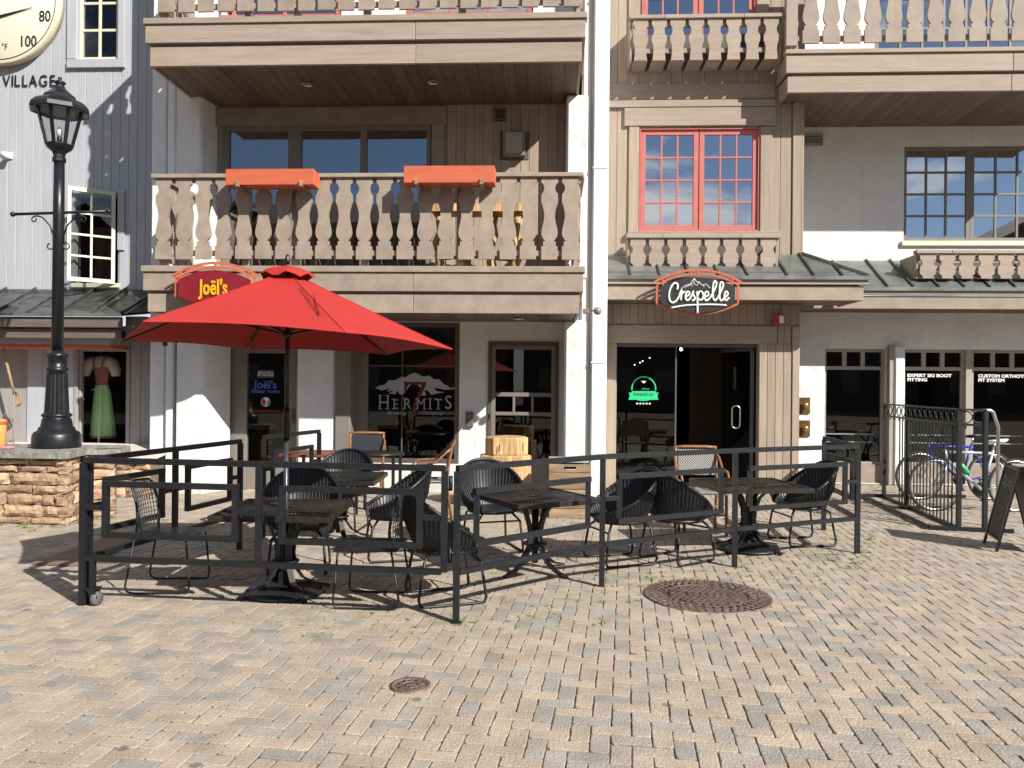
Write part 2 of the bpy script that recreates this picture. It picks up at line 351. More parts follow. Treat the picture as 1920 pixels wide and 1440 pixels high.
def baluster_mesh(pitch, h, prof, t=.035, mat_=None, name='baluster', left=True, right=True):
    L = [(-(pitch/2) + (w if left else .004), -f*h) for f, w in prof]; Rr = [(pitch/2 - (w if right else .004), -f*h) for f, w in prof]
    n = len(L); vs = []; fs = []
    for d in (0, t):
        for a in L: vs.append((a[0], d, a[1]))
        for a in Rr: vs.append((a[0], d, a[1]))
    for i in range(n-1):
        fs.append((i, i+1, n+i+1, n+i)); fs.append((2*n+i+1, 2*n+i, 3*n+i, 3*n+i+1))
        fs.append((i+1, i, 2*n+i, 2*n+i+1)); fs.append((n+i, n+i+1, 3*n+i+1, 3*n+i))
    fs.append((0, n, 3*n, 2*n)); fs.append((n-1, 2*n-1, 4*n-1, 3*n-1)[::-1])
    m = MB(); m.add(vs, fs); return m.mesh(name, mat_ or MTAN)
def balusters(parent, x0, x1, y, ztop, h, n, prof, name='baluster', axis='x', mat_=None, t=.035):
    pitch = (x1 - x0)/n; me = baluster_mesh(pitch, h, prof, mat_=mat_, name=name, t=t)
    for i in range(n):
        o = D.objects.new(name, me); COL.objects.link(o); o.parent = parent
        iv = WM[parent.name].inverted()
        if axis == 'x': o.location = iv @ Vector((x0 + pitch*(i+.5) + R.uniform(-.003,.003), y + R.uniform(-.003,.003), ztop + R.uniform(-.005,.003))); o.rotation_euler = (0, R.uniform(-.004,.004), 0)
        else: o.location = iv @ Vector((y, x0 + pitch*(i+.5), ztop)); o.rotation_euler = (0, 0, math.pi/2)
def wall_holes(m, x0, x1, z0, z1, y, t, holes):
    xs = sorted(set([x0, x1] + [h[0] for h in holes] + [h[1] for h in holes]))
    for a, b in zip(xs, xs[1:]):
        if b - a < 1e-4: continue
        c = (a+b)/2; hs = sorted([(h[2], h[3]) for h in holes if h[0] < c < h[1]]); z = z0
        for p, q in hs:
            if p > z + 1e-4: m.box(a, b, y, y+t, z, p)
            z = max(z, q)
        if z < z1 - 1e-4: m.box(a, b, y, y+t, z, z1)
def fixframe(parent, x0, x1, z0, z1, y, fw, nc, nr, mw, mf, mg, d=.06, name='window', label=None, colx=None, rowz=None, mun=.03):
    m = MB()
    m.box(x0, x0+fw, y, y+d, z0, z1, .004); m.box(x1-fw, x1, y, y+d, z0, z1, .004)
    m.box(x0+fw, x1-fw, y+.002, y+d-.002, z0, z0+fw, .004); m.box(x0+fw, x1-fw, y+.002, y+d-.002, z1-fw, z1, .004)
    xs = colx or [x0+fw + (x1-x0-2*fw)*i/nc for i in range(nc+1)]; zs = rowz or [z0+fw + (z1-z0-2*fw)*i/nr for i in range(nr+1)]
    for a in xs[1:-1]: m.box(a-mw/2, a+mw/2, y+.008, y+.008+mun, zs[0], zs[-1], .003)
    for a in zs[1:-1]: m.box(xs[0], xs[-1], y+.011, y+.005+mun, a-mw/2, a+mw/2, .003)
    w = m.build(name, mf, parent, world=True, label=label)
    for i in range(len(xs)-1):
        for j in range(len(zs)-1):
            p = MB(); tl, tw = R.uniform(-.0012,.0012), R.uniform(-.0012,.0012)
            a, b, c, e = xs[i]+.001, xs[i+1]-.001, zs[j]+.001, zs[j+1]-.001; yy = y+.008+mun*.55
            p.quad((a, yy+tl, c), (b, yy-tl, c), (b, yy-tl+tw, e), (a, yy+tl+tw, e)); p.build('pane', mg, w, world=True)
            if w.name in WM: pass
    return w
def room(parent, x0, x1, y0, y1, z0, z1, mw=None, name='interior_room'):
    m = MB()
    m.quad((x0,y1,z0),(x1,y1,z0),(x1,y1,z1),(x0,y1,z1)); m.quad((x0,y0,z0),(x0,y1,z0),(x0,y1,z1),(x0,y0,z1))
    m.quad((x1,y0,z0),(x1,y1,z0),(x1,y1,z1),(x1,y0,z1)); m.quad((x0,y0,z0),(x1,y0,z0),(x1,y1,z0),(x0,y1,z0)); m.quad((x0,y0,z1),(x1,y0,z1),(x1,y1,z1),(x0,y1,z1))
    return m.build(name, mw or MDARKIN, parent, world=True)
def planks_v(parent, x0, x1, y, z0, z1, w, mt, t=.02, name='board', jit=0, gap=.004):
    n = max(1, round((x1-x0)/w)); w = (x1-x0)/n
    for i in range(n):
        MB().box(x0+i*w+gap/2, x0+(i+1)*w-gap/2, y - t + R.uniform(-.0015,.0015), y, z0, z1, .005).build(name, mt, parent, world=True)
def planks_cut(parent, x0, x1, y, z0, z1, w, mt, holes, t=.02, name='board', gap=.004):
    n = max(1, round((x1-x0)/w)); w = (x1-x0)/n
    for i in range(n):
        a, b = x0+i*w+gap/2, x0+(i+1)*w-gap/2; c = (a+b)/2; z = z0; m = MB(); jj = R.uniform(-.0015,.0015)
        for (ha, hb, p, q) in sorted([h for h in holes if h[0] < b and h[1] > a], key=lambda h: h[2]) + [(0,0,z1,z1)]:
            if p > z + .01: MB().box(a, b, y-t+jj, y, z, p, .005).build(name, mt, parent, world=True)
            z = max(z, q)

# ---------------------------------------------------------------- white building with two balconies
LB = thing('balcony_building', 'white stucco building with two tan wooden balconies above the cafe tables', 'building', (-2, YW, 0))
xL, xR = X(273,60,YB), X(1098,60,YB)
ZU = dict(cap=6.25, b0=6.17, b1=5.936, b2=5.90, bot=5.652); ZL = dict(cap=3.075, b0=2.995, b1=2.757, b2=2.725, bot=2.486)
xe = X(1138, 600, 11.3)                      # right end of this building
x283 = X(284, 300, 11.25)
def balcony(z, full, lab):
    dm = MB().box(xL+.06, xR-.05, YB+.06, YW-.01, z['bot']+.03, z['cap']-.03)
    b = dm.build('balcony', MTAN, LB, world=True, label=lab)
    o = MB().box(xL-.02, xR+.02, YB-.035, YB+.11, z['b0']+.002, z['cap'], .006).build('deck_edge_board', MTANH if full else MTAN, b, world=True)
    for nm, a, c, yo, xo in (('fascia_board', z['b1'], z['b0'], -.01, 0), ('fascia_board', z['bot'], z['b2'], .03, .045)):
        xm = xL + (xR-xL)*.62 if nm else 0
        for (p, q) in ((xL+xo, xm-.002), (xm+.002, xR-xo)):
            MB().box(p, q, YB+yo, YB+yo+.045, a, c, .005).build(nm, MTANH if full else MTAN, b, world=True)
    for s, xx in ((1, xL+.045), (-1, xR-.045)):
        MB().box(xx, xx + .04*s, YB+.077, YW-.2, z['bot'], z['b2'], .004).build('side_board', MTAN, b, world=True)
        MB().box(xx-.045*s, xx, YB+.037, YW-.2, z['b1'], z['b0'], .004).build('side_board', MTAN, b, world=True)
    n = 34; w = (xR-xL-.2)/n
    for i in range(n):
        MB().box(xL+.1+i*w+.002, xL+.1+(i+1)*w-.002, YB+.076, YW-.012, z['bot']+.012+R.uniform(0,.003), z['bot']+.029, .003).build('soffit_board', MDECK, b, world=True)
    xa, xb = X(287, 400, YB), X(1089, 400, YB); zt = z['cap']+1.125; h = 1.03
    balusters(b, xa, xb, YB+.02, zt, h, 21, gapprof('tall'))
    MB().box(xa-.03, xb+.03, YB-.015, YB+.11, zt+.002, zt+.055, .006).build('hand_rail', MTAN, b, world=True)
    MB().box(xa+.02, xb-.02, YB+.056, YB+.095, zt-.045, zt-.005, .004).build('top_rail', MTAN, b, world=True)
    MB().box(xa+.02, xb-.02, YB+.056, YB+.10, zt-h+.045, zt-h+.115, .004).build('bottom_rail', MTAN, b, world=True)
    for px in (298, 455, 548, 680, 860, 1078):
        xx = X(px, 480, YB); MB().box(xx-.045, xx+.045, YB+.1, YB+.185, z['cap']-.03, zt, .005).build('rail_post', MTAN, b, world=True)
    # side railings back to the wall
    for xx, s in ((xa, 1), (xb-.035, -1)):
        balusters(b, YB+.07, YW-.45, xx+.035, zt, h, 4, gapprof('tall'), axis='y')
        MB().box(xx-.03, xx+.08, YB+.115, YW-.42, zt+.002, zt+.055, .005).build('hand_rail', MTAN, b, world=True)
    return b
balcony(ZU, True, 'upper balcony of weathered tan boards'); balcony(ZL, False, 'lower balcony painted tan')
# upper back walls (behind the railings)
zf, zs = ZL['cap'], ZU['bot']
frx0, frx1 = X(420,240,YW), X(808,240,YW); frz1 = Z(610,236,YW)
m = MB(); wall_holes(m, x283+.2, xe, zf-.1, zs+.6, YW, .12, [(frx0, frx1, zf, frz1)]); m.build('balcony_wall', MTAN, LB, world=True)
planks_v(LB, X(838,280,YW), X(1062,280,YW), YW-.001, zf, zs, .135, MTANV)
MB().box(X(404,215,YW), X(838,215,YW), YW-.05, YW-.002, frz1, zs-.02, .005).build('header_board', MTAN, LB, world=True)
MB().box(X(810,300,YW), X(833,300,YW), YW-.045, YW-.002, zf, frz1-.002, .005).build('door_casing', MTAN, LB, world=True)
cz = [zf+.08, frz1-.07]
cols = [(430,541),(565,676),(688,800)]
m = MB(); xs = [frx0] + [X(p,300,YW) for c in cols for p in c] + [frx1]
for a, b in ((xs[0],xs[1]),(xs[2],xs[3]),(xs[4],xs[5]),(xs[6],xs[7])): m.box(a, b, YW-.03, YW+.06, zf, frz1, .005)
for a, b in ((xs[1],xs[2]),(xs[3],xs[4]),(xs[5],xs[6])): m.box(a, b, YW-.026, YW+.055, zf, cz[0], .004); m.box(a, b, YW-.026, YW+.055, cz[1], frz1-.002, .004)
sw = m.build('sliding_door', MTRIM, LB, world=True)
for a, b in ((xs[1],xs[2]),(xs[3],xs[4]),(xs[5],xs[6])):
    t_ = R.uniform(-.002,.002); p = MB(); p.quad((a,YW+.02+t_,cz[0]),(b,YW+.02-t_,cz[0]),(b,YW+.02,cz[1]),(a,YW+.02,cz[1])); p.build('pane', MGLHI, sw, world=True)
    
room(LB, xs[0]-.5, xs[-1]+.5, YW+.13, YW+2.6, zf-.05, zs)
# wall of the floor above with its red windows
m = MB(); hx = [(X(330,10,YW), X(640,10,YW)), (X(760,10,YW), X(1000,10,YW))]
wall_holes(m, x283+.2, xe, ZU['bot']+.601, 9.4, YW, .12, [(a, b, ZU['cap']+.02, 8.4) for a, b in hx]); m.build('upper_wall', MSTUC, LB, world=True)
for a, b in hx: fixframe(LB, a, b, ZU['cap']+.02, 8.4, YW+.02, .09, 3, 3, .05, MRED, MGLUP)
room(LB, hx[0][0]-.3, hx[1][1]+.3, YW+.14, YW+2.5, ZU['cap']-.02, 8.5)
# stucco piers, upper storeys
def chamfer_pier(x0, x1, x2, y0, y1, z0, z1, left=False):
    poly = [(x0, y1), (x0, y0), (x1-.03, y0), (x1, y0+.03), (x2, y1)] if not left else [(x0, y1), (x1, y0+.03), (x1+.03, y0), (x2, y0), (x2, y1)]
    return MB().prism(poly, lambda a, b, d: Vector((a, b, d)), z0, z1).build('stucco_pier', MSTUC, LB, world=True)
MB().box(x283, X(313,200,11.25), 11.25, YW, .0, 9.4, .02).build('stucco_pier', MSTUC, LB, world=True)
chamfer_pier(X(331,200,YC), X(378,240,YC), X(405,240,YW-.05), YC, YW-.001, 0 if False else ZL['bot']+.05, 9.4)
chamfer_pier(X(331,760,YC-.1), X(383,760,YC-.1), X(428,700,YW-.08), YC-.1, YW-.001, 0, ZL['bot']+.01)
MB().box(X(313.5,200,11.25), X(330.5,200,11.25), 11.4, YW, 0, 9.4, .002).build('wall_recess', MSTUC, LB, world=True)
xp0 = X(315,250,11.2)
MB().box(xp0, xp0+.115, 11.18, 11.29, .05, 9.4, .02).build('downpipe', MPIPE, LB, world=True)
xr0, xr1 = X(1062,250,YC), X(1105,250,YC)
MB().box(xr0, xr1, YC, YW-.001, ZL['cap']-.01, ZU['bot']-.001, .03).build('stucco_pier', MSTUC, LB, world=True)
MB().box(xr0, xr1, YC, YW-.001, 0, ZL['bot']+.015, .03).build('stucco_pier', MSTUC, LB, world=True)
MB().box(xR+.0, xr1+.03, YC+.02, YW-.002, 0, 9.4, .03).build('stucco_pier', MSTUC, LB, world=True)
MB().box(X(1112,400,11.0), X(1139,400,11.0), 11.135, 11.245, .03, 9.4, .015).build('downpipe', MPIPE, LB, world=True, label='wide flat white downpipe')
for z_ in (1.9, 4.6, 7.0):
    m = MB(); m.box(X(1112,400,11.0)-.004, X(1139,400,11.0)+.004, 11.127, 11.248, z_, z_+.02); m.build('downpipe_joint', MPIPE, LB, world=True)
MB().box(xr1+.031, xe, 11.25, YBAY+.3, 0, 9.4, .01).build('end_wall', MSTUC, LB, world=True)
# ground floor
YD = 11.68; zt = ZL['bot']+.028
h_door = (X(432,750,YD), X(556,750,YD), 0, Z(490,640,YD)+.5); h_win = (X(655,750,YD), X(861,750,YD), .42, zt-.02); h_d2 = (X(915,750,YD), X(1047,750,YD), .0, Z(980,641,YD))
h_door = (h_door[0], h_door[1], 0, 2.36)
m = MB(); wall_holes(m, X(405,700,YD), xe-.2, 0, zt, YD, .16, [h_door, h_win, h_d2]); m.build('ground_floor_wall', MSTUC, LB, world=True)
MB().box(X(300,700,YD), X(404.9,700,YD), YD+.002, YD+.16, 0, zt).build('ground_floor_wall', MSTUC, LB, world=True)
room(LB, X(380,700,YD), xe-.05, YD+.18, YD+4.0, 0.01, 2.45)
# locker room door
m = MB(); dx0, dx1 = h_door[0], h_door[1]
gx0, gx1, gz1 = X(464,750,YD), X(535,750,YD), Z(500,662,YD)
m.box(dx0, gx0, YD-.02, YD+.06, 0, 2.36, .005); m.box(gx1, dx1, YD-.02, YD+.06, 0, 2.36, .005)
m.box(gx0, gx1, YD-.016, YD+.055, gz1, 2.355, .005); m.box(gx0, gx1, YD-.016, YD+.055, 0, .34, .005)
dr = m.build('door', MTRIM, LB, world=True, label='narrow glazed door with taupe frame'); p = MB(); p.quad((gx0,YD+.02,.34),(gx1,YD+.02,.34),(gx1,YD+.02,gz1),(gx0,YD+.02,gz1)); p.build('pane', MGLLO, dr, world=True)
m = MB(); hxx = X(552,780,YD); zz = Z(552,780,YD); m.box(hxx-.03, hxx+.03, YD-.04, YD-.02, zz-.12, zz+.12, .004); m.tube([(hxx,YD-.04,zz),(hxx,YD-.09,zz),(hxx-.12,YD-.09,zz)], .011); m.build('handle', MDARKF, dr, world=True)
# brewery window
wx = [X(p,700,YD) for p in (663,690,858)]
bw = fixframe(LB, h_win[0], h_win[1], h_win[2], h_win[3], YD+.0, .07, 1, 1, .02, MDARKF, MGLLO, name='window', label='large brewery window with a dark frame', colx=[wx[1]-.0, X(754,700,YD), h_win[1]-.03], rowz=[h_win[2]+.1, Z(760,686,YD), h_win[3]-.07])
MB().box(h_win[0]+.071, wx[1], YD-.01, YD+.05, h_win[2], h_win[3]-.071, .004).build('window_side_panel', MTRIM, LB, world=True)
MB().box(X(1,1,YD) if False else X(629,700,YD-.3), X(657,700,YD-.3), YD-.30, YD-.001, 0, zt-.002, .01).build('entry_pier', MTRIM, LB, world=True)
MB().box(X(558,700,YD-.25), X(629,700,YD-.25), YD-.26, YD-.003, 0, zt-.003, .03).build('stucco_pier', MSTUC, LB, world=True)
# half glazed window door by the stumps
dx0, dx1, dz1 = h_d2[0], h_d2[1], h_d2[3]
rowz = [.5, Z(980,776,YD), Z(980,740,YD), dz1-.11]
m = MB(); m.box(dx0, dx0+.045, YD-.03, YD+.1, 0, dz1, .004); m.box(dx1-.045, dx1, YD-.03, YD+.1, 0, dz1, .004); m.box(dx0+.045, dx1-.045, YD-.028, YD+.1, dz1-.05, dz1, .004); m.build('door_frame', MDARKF, LB, world=True)
m = MB(); a, b = dx0+.046, dx1-.046
for q in ((a, a+.06, 0, dz1-.051), (b-.06, b, 0, dz1-.051)): m.box(q[0], q[1], YD, YD+.05, q[2], q[3], .004)
for q in ((0,.5),(rowz[1]-.025,rowz[1]+.025),(rowz[2]-.03,rowz[2]+.03),(dz1-.11,dz1-.051)): m.box(a+.06, b-.06, YD+.003, YD+.048, q[0], q[1], .004)
for i in (1,2):
    xx = a+.06+(b-a-.12)*i/3; m.box(xx-.018, xx+.018, YD+.006, YD+.045, rowz[1]+.025, rowz[2]-.03, .003)
sd_ = m.build('shop_door', MTRIM, LB, world=True)
for i in range(3):
    xa, xb = a+.06+(b-a-.12)*i/3, a+.06+(b-a-.12)*(i+1)/3; p = MB(); p.quad((xa,YD+.03,rowz[1]),(xb,YD+.03,rowz[1]),(xb,YD+.03,rowz[2]),(xa,YD+.03,rowz[2])); p.build('pane', MGLLO, sd_, world=True)
for z0_, z1_ in ((.5, rowz[1]), (rowz[2], dz1-.11)):
    p = MB(); p.quad((a+.06,YD+.031,z0_),(b-.06,YD+.031,z0_),(b-.06,YD+.031,z1_),(a+.06,YD+.031,z1_)); p.build('pane', MGLLO, sd_, world=True)
# recessed soffit lamps
def soffit_lamp(px, py, z, lab):
    p = gnd(px, py, z); t = thing('ceiling_light', lab, 'ceiling light', (p.x, p.y, z-.012), 0, 'recessed lights in the balcony soffits')
    MB().lathe([(.062,.03),(.062,0),(.085,-.003),(.085,.004),(.07,.012)], seg=20, cap=False).build('trim_ring', MCHROME, t)
    MB().lathe([(.0001,.025),(.06,.025)], seg=16).build('lens', mat('lamp_lens', (.15,.13,.11), .3, namt=0), t)
soffit_lamp(576, 158, ZU['bot'], 'left one of the two round soffit lights under the upper balcony')
soffit_lamp(812, 154, ZU['bot'], 'right one of the two round soffit lights under the upper balcony')
soffit_lamp(973, 597, ZL['bot'], 'flat round soffit light under the lower balcony')

# ---------------------------------------------------------------- tan bay and ski shop (one building to the right)
RB = thing('shop_building', 'tan boarded bay over a glass entrance joined to a white stucco ski shop', 'building', (4, YBAY, 0))
bx0, bx1 = X(1136,300,YBAY), X(1502,300,YBAY)
zr = 3.6
rwx0, rwx1, rwz0, rwz1 = X(1198,340,YBAY), X(1423,340,YBAY), Z(1310,434,YBAY), Z(1310,241,YBAY)
uwx0, uwx1, uwz0 = X(1203,10,YBAY), X(1416,10,YBAY), Z(1310,100,YBAY)
holes = [(rwx0, rwx1, rwz0, rwz1), (uwx0, uwx1, uwz0, uwz0+1.7)]
m = MB(); wall_holes(m, bx0, bx1, 2.7, 9.4, YBAY, .15, holes); m.build('bay_wall', MTAN, RB, world=True)
planks_cut(RB, bx0, X(1483,300,YBAY), YBAY-.001, zr-.1, 9.3, .165, MTANV, holes)
MB().box(X(1485,300,YBAY), bx1, YBAY-.045, YBAY, zr-.1, 9.3, .006).build('corner_board', MTANV, RB, world=True)
MB().box(bx1-.001, bx1+.03, YBAY-.045, YSKI-.001, zr-.3, 9.3, .004).build('return_board', MTANV, RB, world=True)
def trim(px0, py0, px1, py1, y, d, nm='trim_board', mt=MTANV, Y=None):
    Y = Y or YBAY; cx, cy = (px0+px1)/2, (py0+py1)/2
    return MB().box(X(px0,cy,Y), X(px1,cy,Y), y-d, y, Z(cx,py1,Y), Z(cx,py0,Y), .006).build(nm, mt, RB, world=True)
yb = YBAY-.022
trim(1138,158,1452,188,yb,.02,mt=MTANH); trim(1138,190,1452,203,yb,.05,mt=MTANH); trim(1170,204,1453,238,yb,.045,mt=MTANH)
trim(1178,239,1197,440,yb,.03); trim(1424,239,1446,440,yb,.03); trim(1175,436,1460,446,yb,.09,mt=MTANH)
trim(1178,-60,1200,130,yb,.03); trim(1417,-60,1440,130,yb,.03)
def red_window(x0, x1, z0, z1, lab):
    m = MB(); m.box(x0, x0+.02, YBAY-.03, YBAY+.12, z0, z1); m.box(x1-.02, x1, YBAY-.03, YBAY+.12, z0, z1); m.box(x0+.02, x1-.02, YBAY-.03, YBAY+.12, z1-.02, z1); m.box(x0+.02,x1-.02,YBAY-.03,YBAY+.12,z0,z0+.02); m.build('window_lining', MRED, RB, world=True)
    xm = (x0+x1)/2
    for a, b in ((x0+.022, xm-.006), (xm+.006, x1-.022)):
        fixframe(RB, a, b, z0+.022, z1-.022, YBAY+.0, .075, 3, 4, .026, MRED, MGLUP, name='casement_window', label=lab)
red_window(rwx0, rwx1, rwz0, rwz1, 'red casement of the lower bay window'); red_window(uwx0, uwx1, uwz0, uwz0+1.7, 'red casement of the upper bay window')
room(RB, bx0+.1, bx1-.1, YBAY+.16, YBAY+3, zr, 8.5)
MBLIND = mat('pale_blind_slats', (.55,.45,.36), .6, namt=.1, rnd=.1)
xbl = X(1284,300,YBAY+.1)
for i in range(24):
    z = rwz0+.05+i*.056
    if z < rwz1-.3: MB().bar((rwx0+.08, YBAY+.17, z), (xbl-.06, YBAY+.17, z), .045, .004, up=(0,.6,1)).build('blind_slat', MBLIND, RB, world=True)
# low slatted planters below the two bay windows
def planter_box(px0, px1, Yf, ztop, h, dpt, n, prof, lab, cy, grp, tabs):
    xa, xb = X(px0, cy, Yf), X(px1, cy, Yf)
    t = thing('slatted_planter', lab, 'planter', ((xa+xb)/2, Yf, ztop-h), 0, grp)
    balusters_local = baluster_mesh((xb-xa)/n, h, prof, mat_=MTANH, name='cutout_board')
    for i in range(n):
        o = D.objects.new('cutout_board', balusters_local); COL.objects.link(o); o.parent = t; o.location = (-(xb-xa)/2 + (xb-xa)/n*(i+.5), 0, h)
    for s in (-1, 1):
        MB().box(s*(xb-xa)/2-.02, s*(xb-xa)/2+.02, .04, dpt, 0, h, .004).build('side_board', MTAN, t)
    hw = (xb-xa)/2
    a_ = -hw-.04
    for bb in (X(tabs[0],cy,Yf)-(xa+xb)/2, X(tabs[1],cy,Yf)-(xa+xb)/2, hw+.04):
        MB().box(a_, bb-.003, -.03, .10, h+.002, h+.06, .006).build('top_board', MTANH, t); a_ = bb
    w = (2*hw)/n
    for i in range(n):
        MB().box(-hw+w*i+.03, -hw+w*(i+1)-.03, .045, dpt, .0, .022, .003).build('bottom_board', MTAN, t)
    MB().box(-hw+.03, hw-.03, .04, .075, .12, .19, .004).build('inner_rail', MTANV, t); MB().box(-hw+.03, hw-.03, .04, .075, h-.1, h-.01, .004).build('inner_rail', MTANV, t)
    MB().box(-hw+.03, hw-.03, dpt-.03, dpt-.005, .03, h-.05).build('back_board', MDARKF, t)
    return t
YP = YBAY-.47; p6 = gapprof('short')
planter_box(1184, 1464, YP, Z(1323,35,YP), Z(1323,35,YP)-Z(1323,112,YP), .44, 8, p6, 'slatted tan planter box below the upper red window', 70, 'slatted window planters', (1246, 1394))
planter_box(1179, 1458, YP, Z(1318,447,YP), Z(1318,447,YP)-Z(1318,503,YP), .40, 8, gapprof_low(), 'slatted tan planter box below the lower red window, above the black oval sign', 475, 'slatted window planters', (1242, 1388))
# upper right balcony
ux0, ux1 = X(1474,130,YRB), X(2160,130,YRB)
z1 = [Z(1700,y,YRB) for y in (91,99.5,134.5,138.5,170)]
ub = MB().box(ux0+.1, ux1, YRB+.06, YSKI-.01, z1[4]+.03, z1[0]-.02).build('balcony', MTAN, RB, world=True, label='right upper balcony with tall cut out balusters')
MB().box(ux0-.02, ux1, YRB-.03, YRB+.1, z1[1]+.002, z1[0], .006).build('deck_edge_board', MTANH, ub, world=True)
for a, b, yo, xo in ((z1[2], z1[1], 0, 0), (z1[4], z1[3], .04, .03)):
    MB().box(ux0+xo, ux0+3.2, YRB+yo, YRB+yo+.045, a, b, .005).build('fascia_board', MTANH, ub, world=True)
    MB().box(ux0+3.205, ux1, YRB+yo, YRB+yo+.045, a, b, .005).build('fascia_board', MTANH, ub, world=True)
    MB().box(ux0+xo, ux0+xo+.045, YRB+yo+.047, YBAY-.05 , a, b, .005).build('side_board', MTAN, ub, world=True)
n = 30; w = (ux1-ux0-.1)/n
for i in range(n):
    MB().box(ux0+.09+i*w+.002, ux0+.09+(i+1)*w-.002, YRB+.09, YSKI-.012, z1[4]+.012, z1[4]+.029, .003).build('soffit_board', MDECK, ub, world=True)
xa = X(1502,60,YRB); pitch = .295; zbt = Z(1700,77.5,YRB); hh = 1.16
me = baluster_mesh(pitch, hh, gapprof('tall'), mat_=MTAN)
for i in range(17):
    o = D.objects.new('baluster', me); COL.objects.link(o); o.parent = ub; o.location = WM[ub.name].inverted() @ Vector((xa+pitch*(i+.5), YRB+.02, zbt+hh))
MB().box(X(1474,40,YRB), X(1496,40,YRB), YRB, YRB+.1, z1[0]+.06, zbt+hh, .006).build('rail_post', MTAN, ub, world=True)
MB().box(ux0, ux1, YRB-.02, YRB+.11, zbt+hh+.002, zbt+hh+.055, .005).build('hand_rail', MTAN, ub, world=True)
MB().box(ux0+.02, ux1, YRB+.056, YRB+.10, zbt+.045, zbt+.12, .004).build('bottom_rail', MTAN, ub, world=True)
MB().box(ux0+.02, ux1, YRB+.056, YRB+.10, zbt+hh-.1, zbt+hh-.01, .004).build('top_rail', MTAN, ub, world=True)
# door wall behind the upper right balcony
zu0 = z1[0]
m = MB(); hu = (X(1640,40,YSKI), X(1990,40,YSKI)); wall_holes(m, bx1, ux1, z1[4]+.6, 9.4, YSKI, .2, [(hu[0], hu[1], zu0-.02, 8.6)]); m.build('upper_wall', MSTUC, RB, world=True)
fixframe(RB, hu[0], hu[1], zu0-.02, 8.6, YSKI+.03, .08, 8, 4, .04, MTRIM, MGLUP); room(RB, hu[0]-.3, hu[1]+.3, YSKI+.22, YSKI+3, zu0-.3, 8.9)
# ski shop wall
sz0, sz1 = 3.6, z1[4]+.6
w1 = (X(1695,360,YSKI), X(1822,360,YSKI), Z(1750,452,YSKI), Z(1750,273,YSKI)); w2 = (X(1822,360,YSKI), X(1960,360,YSKI), Z(1880,452,YSKI), Z(1880,275,YSKI))
w2 = (w1[1]+.001, w2[1], w1[2], w1[3])
m = MB(); wall_holes(m, bx1+.03, ux1, 3.2, sz1, YSKI, .2, [(w1[0], w2[1], w1[2], w1[3])]); m.build('upper_floor_wall', MSTUC, RB, world=True)
fixframe(RB, *w1, YSKI+.05, .065, 3, 4, .035, MTRIM, MGLUP, label='dark framed window, left half'); fixframe(RB, *w2, YSKI+.05, .065, 3, 4, .035, MTRIM, MGLUP)
room(RB, w1[0]-.3, w2[1]+.3, YSKI+.22, YSKI+3, 3.5, 6)
MB().box(w1[0]-.05, w2[1]+.1, YSKI-.05, YSKI+.05, w1[2]-.09, w1[2]-.002, .01).build('window_sill', MCREAM, RB, world=True)
# metal roofs and their fascias
def metal_roof(x0, x1, yf, yb, zf, zb, seams, hip, lab):
    t = .02; m = MB(); xr = x1 - hip
    m.add([(x0,yf,zf),(x1,yf,zf),(xr,yb,zb),(x0,yb,zb),(x0,yf,zf-t),(x1,yf,zf-t),(xr,yb,zb-t),(x0,yb,zb-t)], [(0,1,2,3),(0,4,5,1),(1,5,6,2),(3,2,6,7),(0,3,7,4),(4,7,6,5)])
    rf = m.build('roof', MROOF, RB, world=True, label=lab)
    MB().box(x0, x1+.012, yf-.018, yf-.002, zf-.05, zf+.006, .003).build('drip_edge', MROOF, rf, world=True)
    for sx, frac in seams:
        MB().bar((sx, yf+.01, zf+.02), (sx, yf+(yb-yf)*frac, zf+(zb-zf)*frac+.02), .022, .035).build('standing_seam', MROOFD, rf, world=True)
    if hip > 0: MB().bar((x1-.02, yf+.0, zf+.02), (xr, yb, zb+.02), .06, .04).build('hip_cap', MROOF, rf, world=True)
    return rf
rx0, rx1 = X(1132,522,YFA), X(1631,522,YFA); rz = Z(1380,522,YFA)
YA = YFA
seams = [(X(p,520,YA), f) for p, f in ((1182,1),(1237,1),(1292,1),(1347,1),(1402,1),(1476,1),(1526,1),(1579,.62))]
metal_roof(rx0, rx1, YA-.02, YBAY-.05, rz+.03, zr, seams, rx1-bx1-.02, 'small standing seam roof over the glass entrance')
zfa = [Z(1380,y,YFA) for y in (522,533,535,562)]
MB().box(rx0+.0, rx1-.02, YFA+.0, YFA+.05, zfa[1], zfa[0]+.01, .004).build('eave_board', MTANH, RB, world=True)
MB().box(rx0+.02, rx1-.07, YFA+.04, YFA+.09, zfa[3], zfa[2], .004).build('fascia_board', MTAN, RB, world=True)
MB().box(rx1-.115, rx1-.07, YFA+.091, YSKI-.9, zfa[3], zfa[2], .004).build('side_board', MTAN, RB, world=True)
n = 26; w = (rx1-rx0-.2)/n
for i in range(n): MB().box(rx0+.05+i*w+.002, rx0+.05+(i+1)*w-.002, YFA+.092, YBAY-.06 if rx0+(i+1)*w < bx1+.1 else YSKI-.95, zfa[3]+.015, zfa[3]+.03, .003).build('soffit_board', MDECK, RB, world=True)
MB().box(rx0+.05, rx1-.12, YFA+.092, YBAY-.0, zfa[3]+.032, zr-.35).build('roof_void', MDARKF, RB, world=True)
sx0, sx1 = bx1+.035, X(2130,548,YFS); szf = [Z(1780,y,YFS) for y in (543.5,553,555,579)]
seams = [(X(p,545,YFS), 1) for p in (1655,1664,1712,1760,1808,1856,1904,1952,2000)]
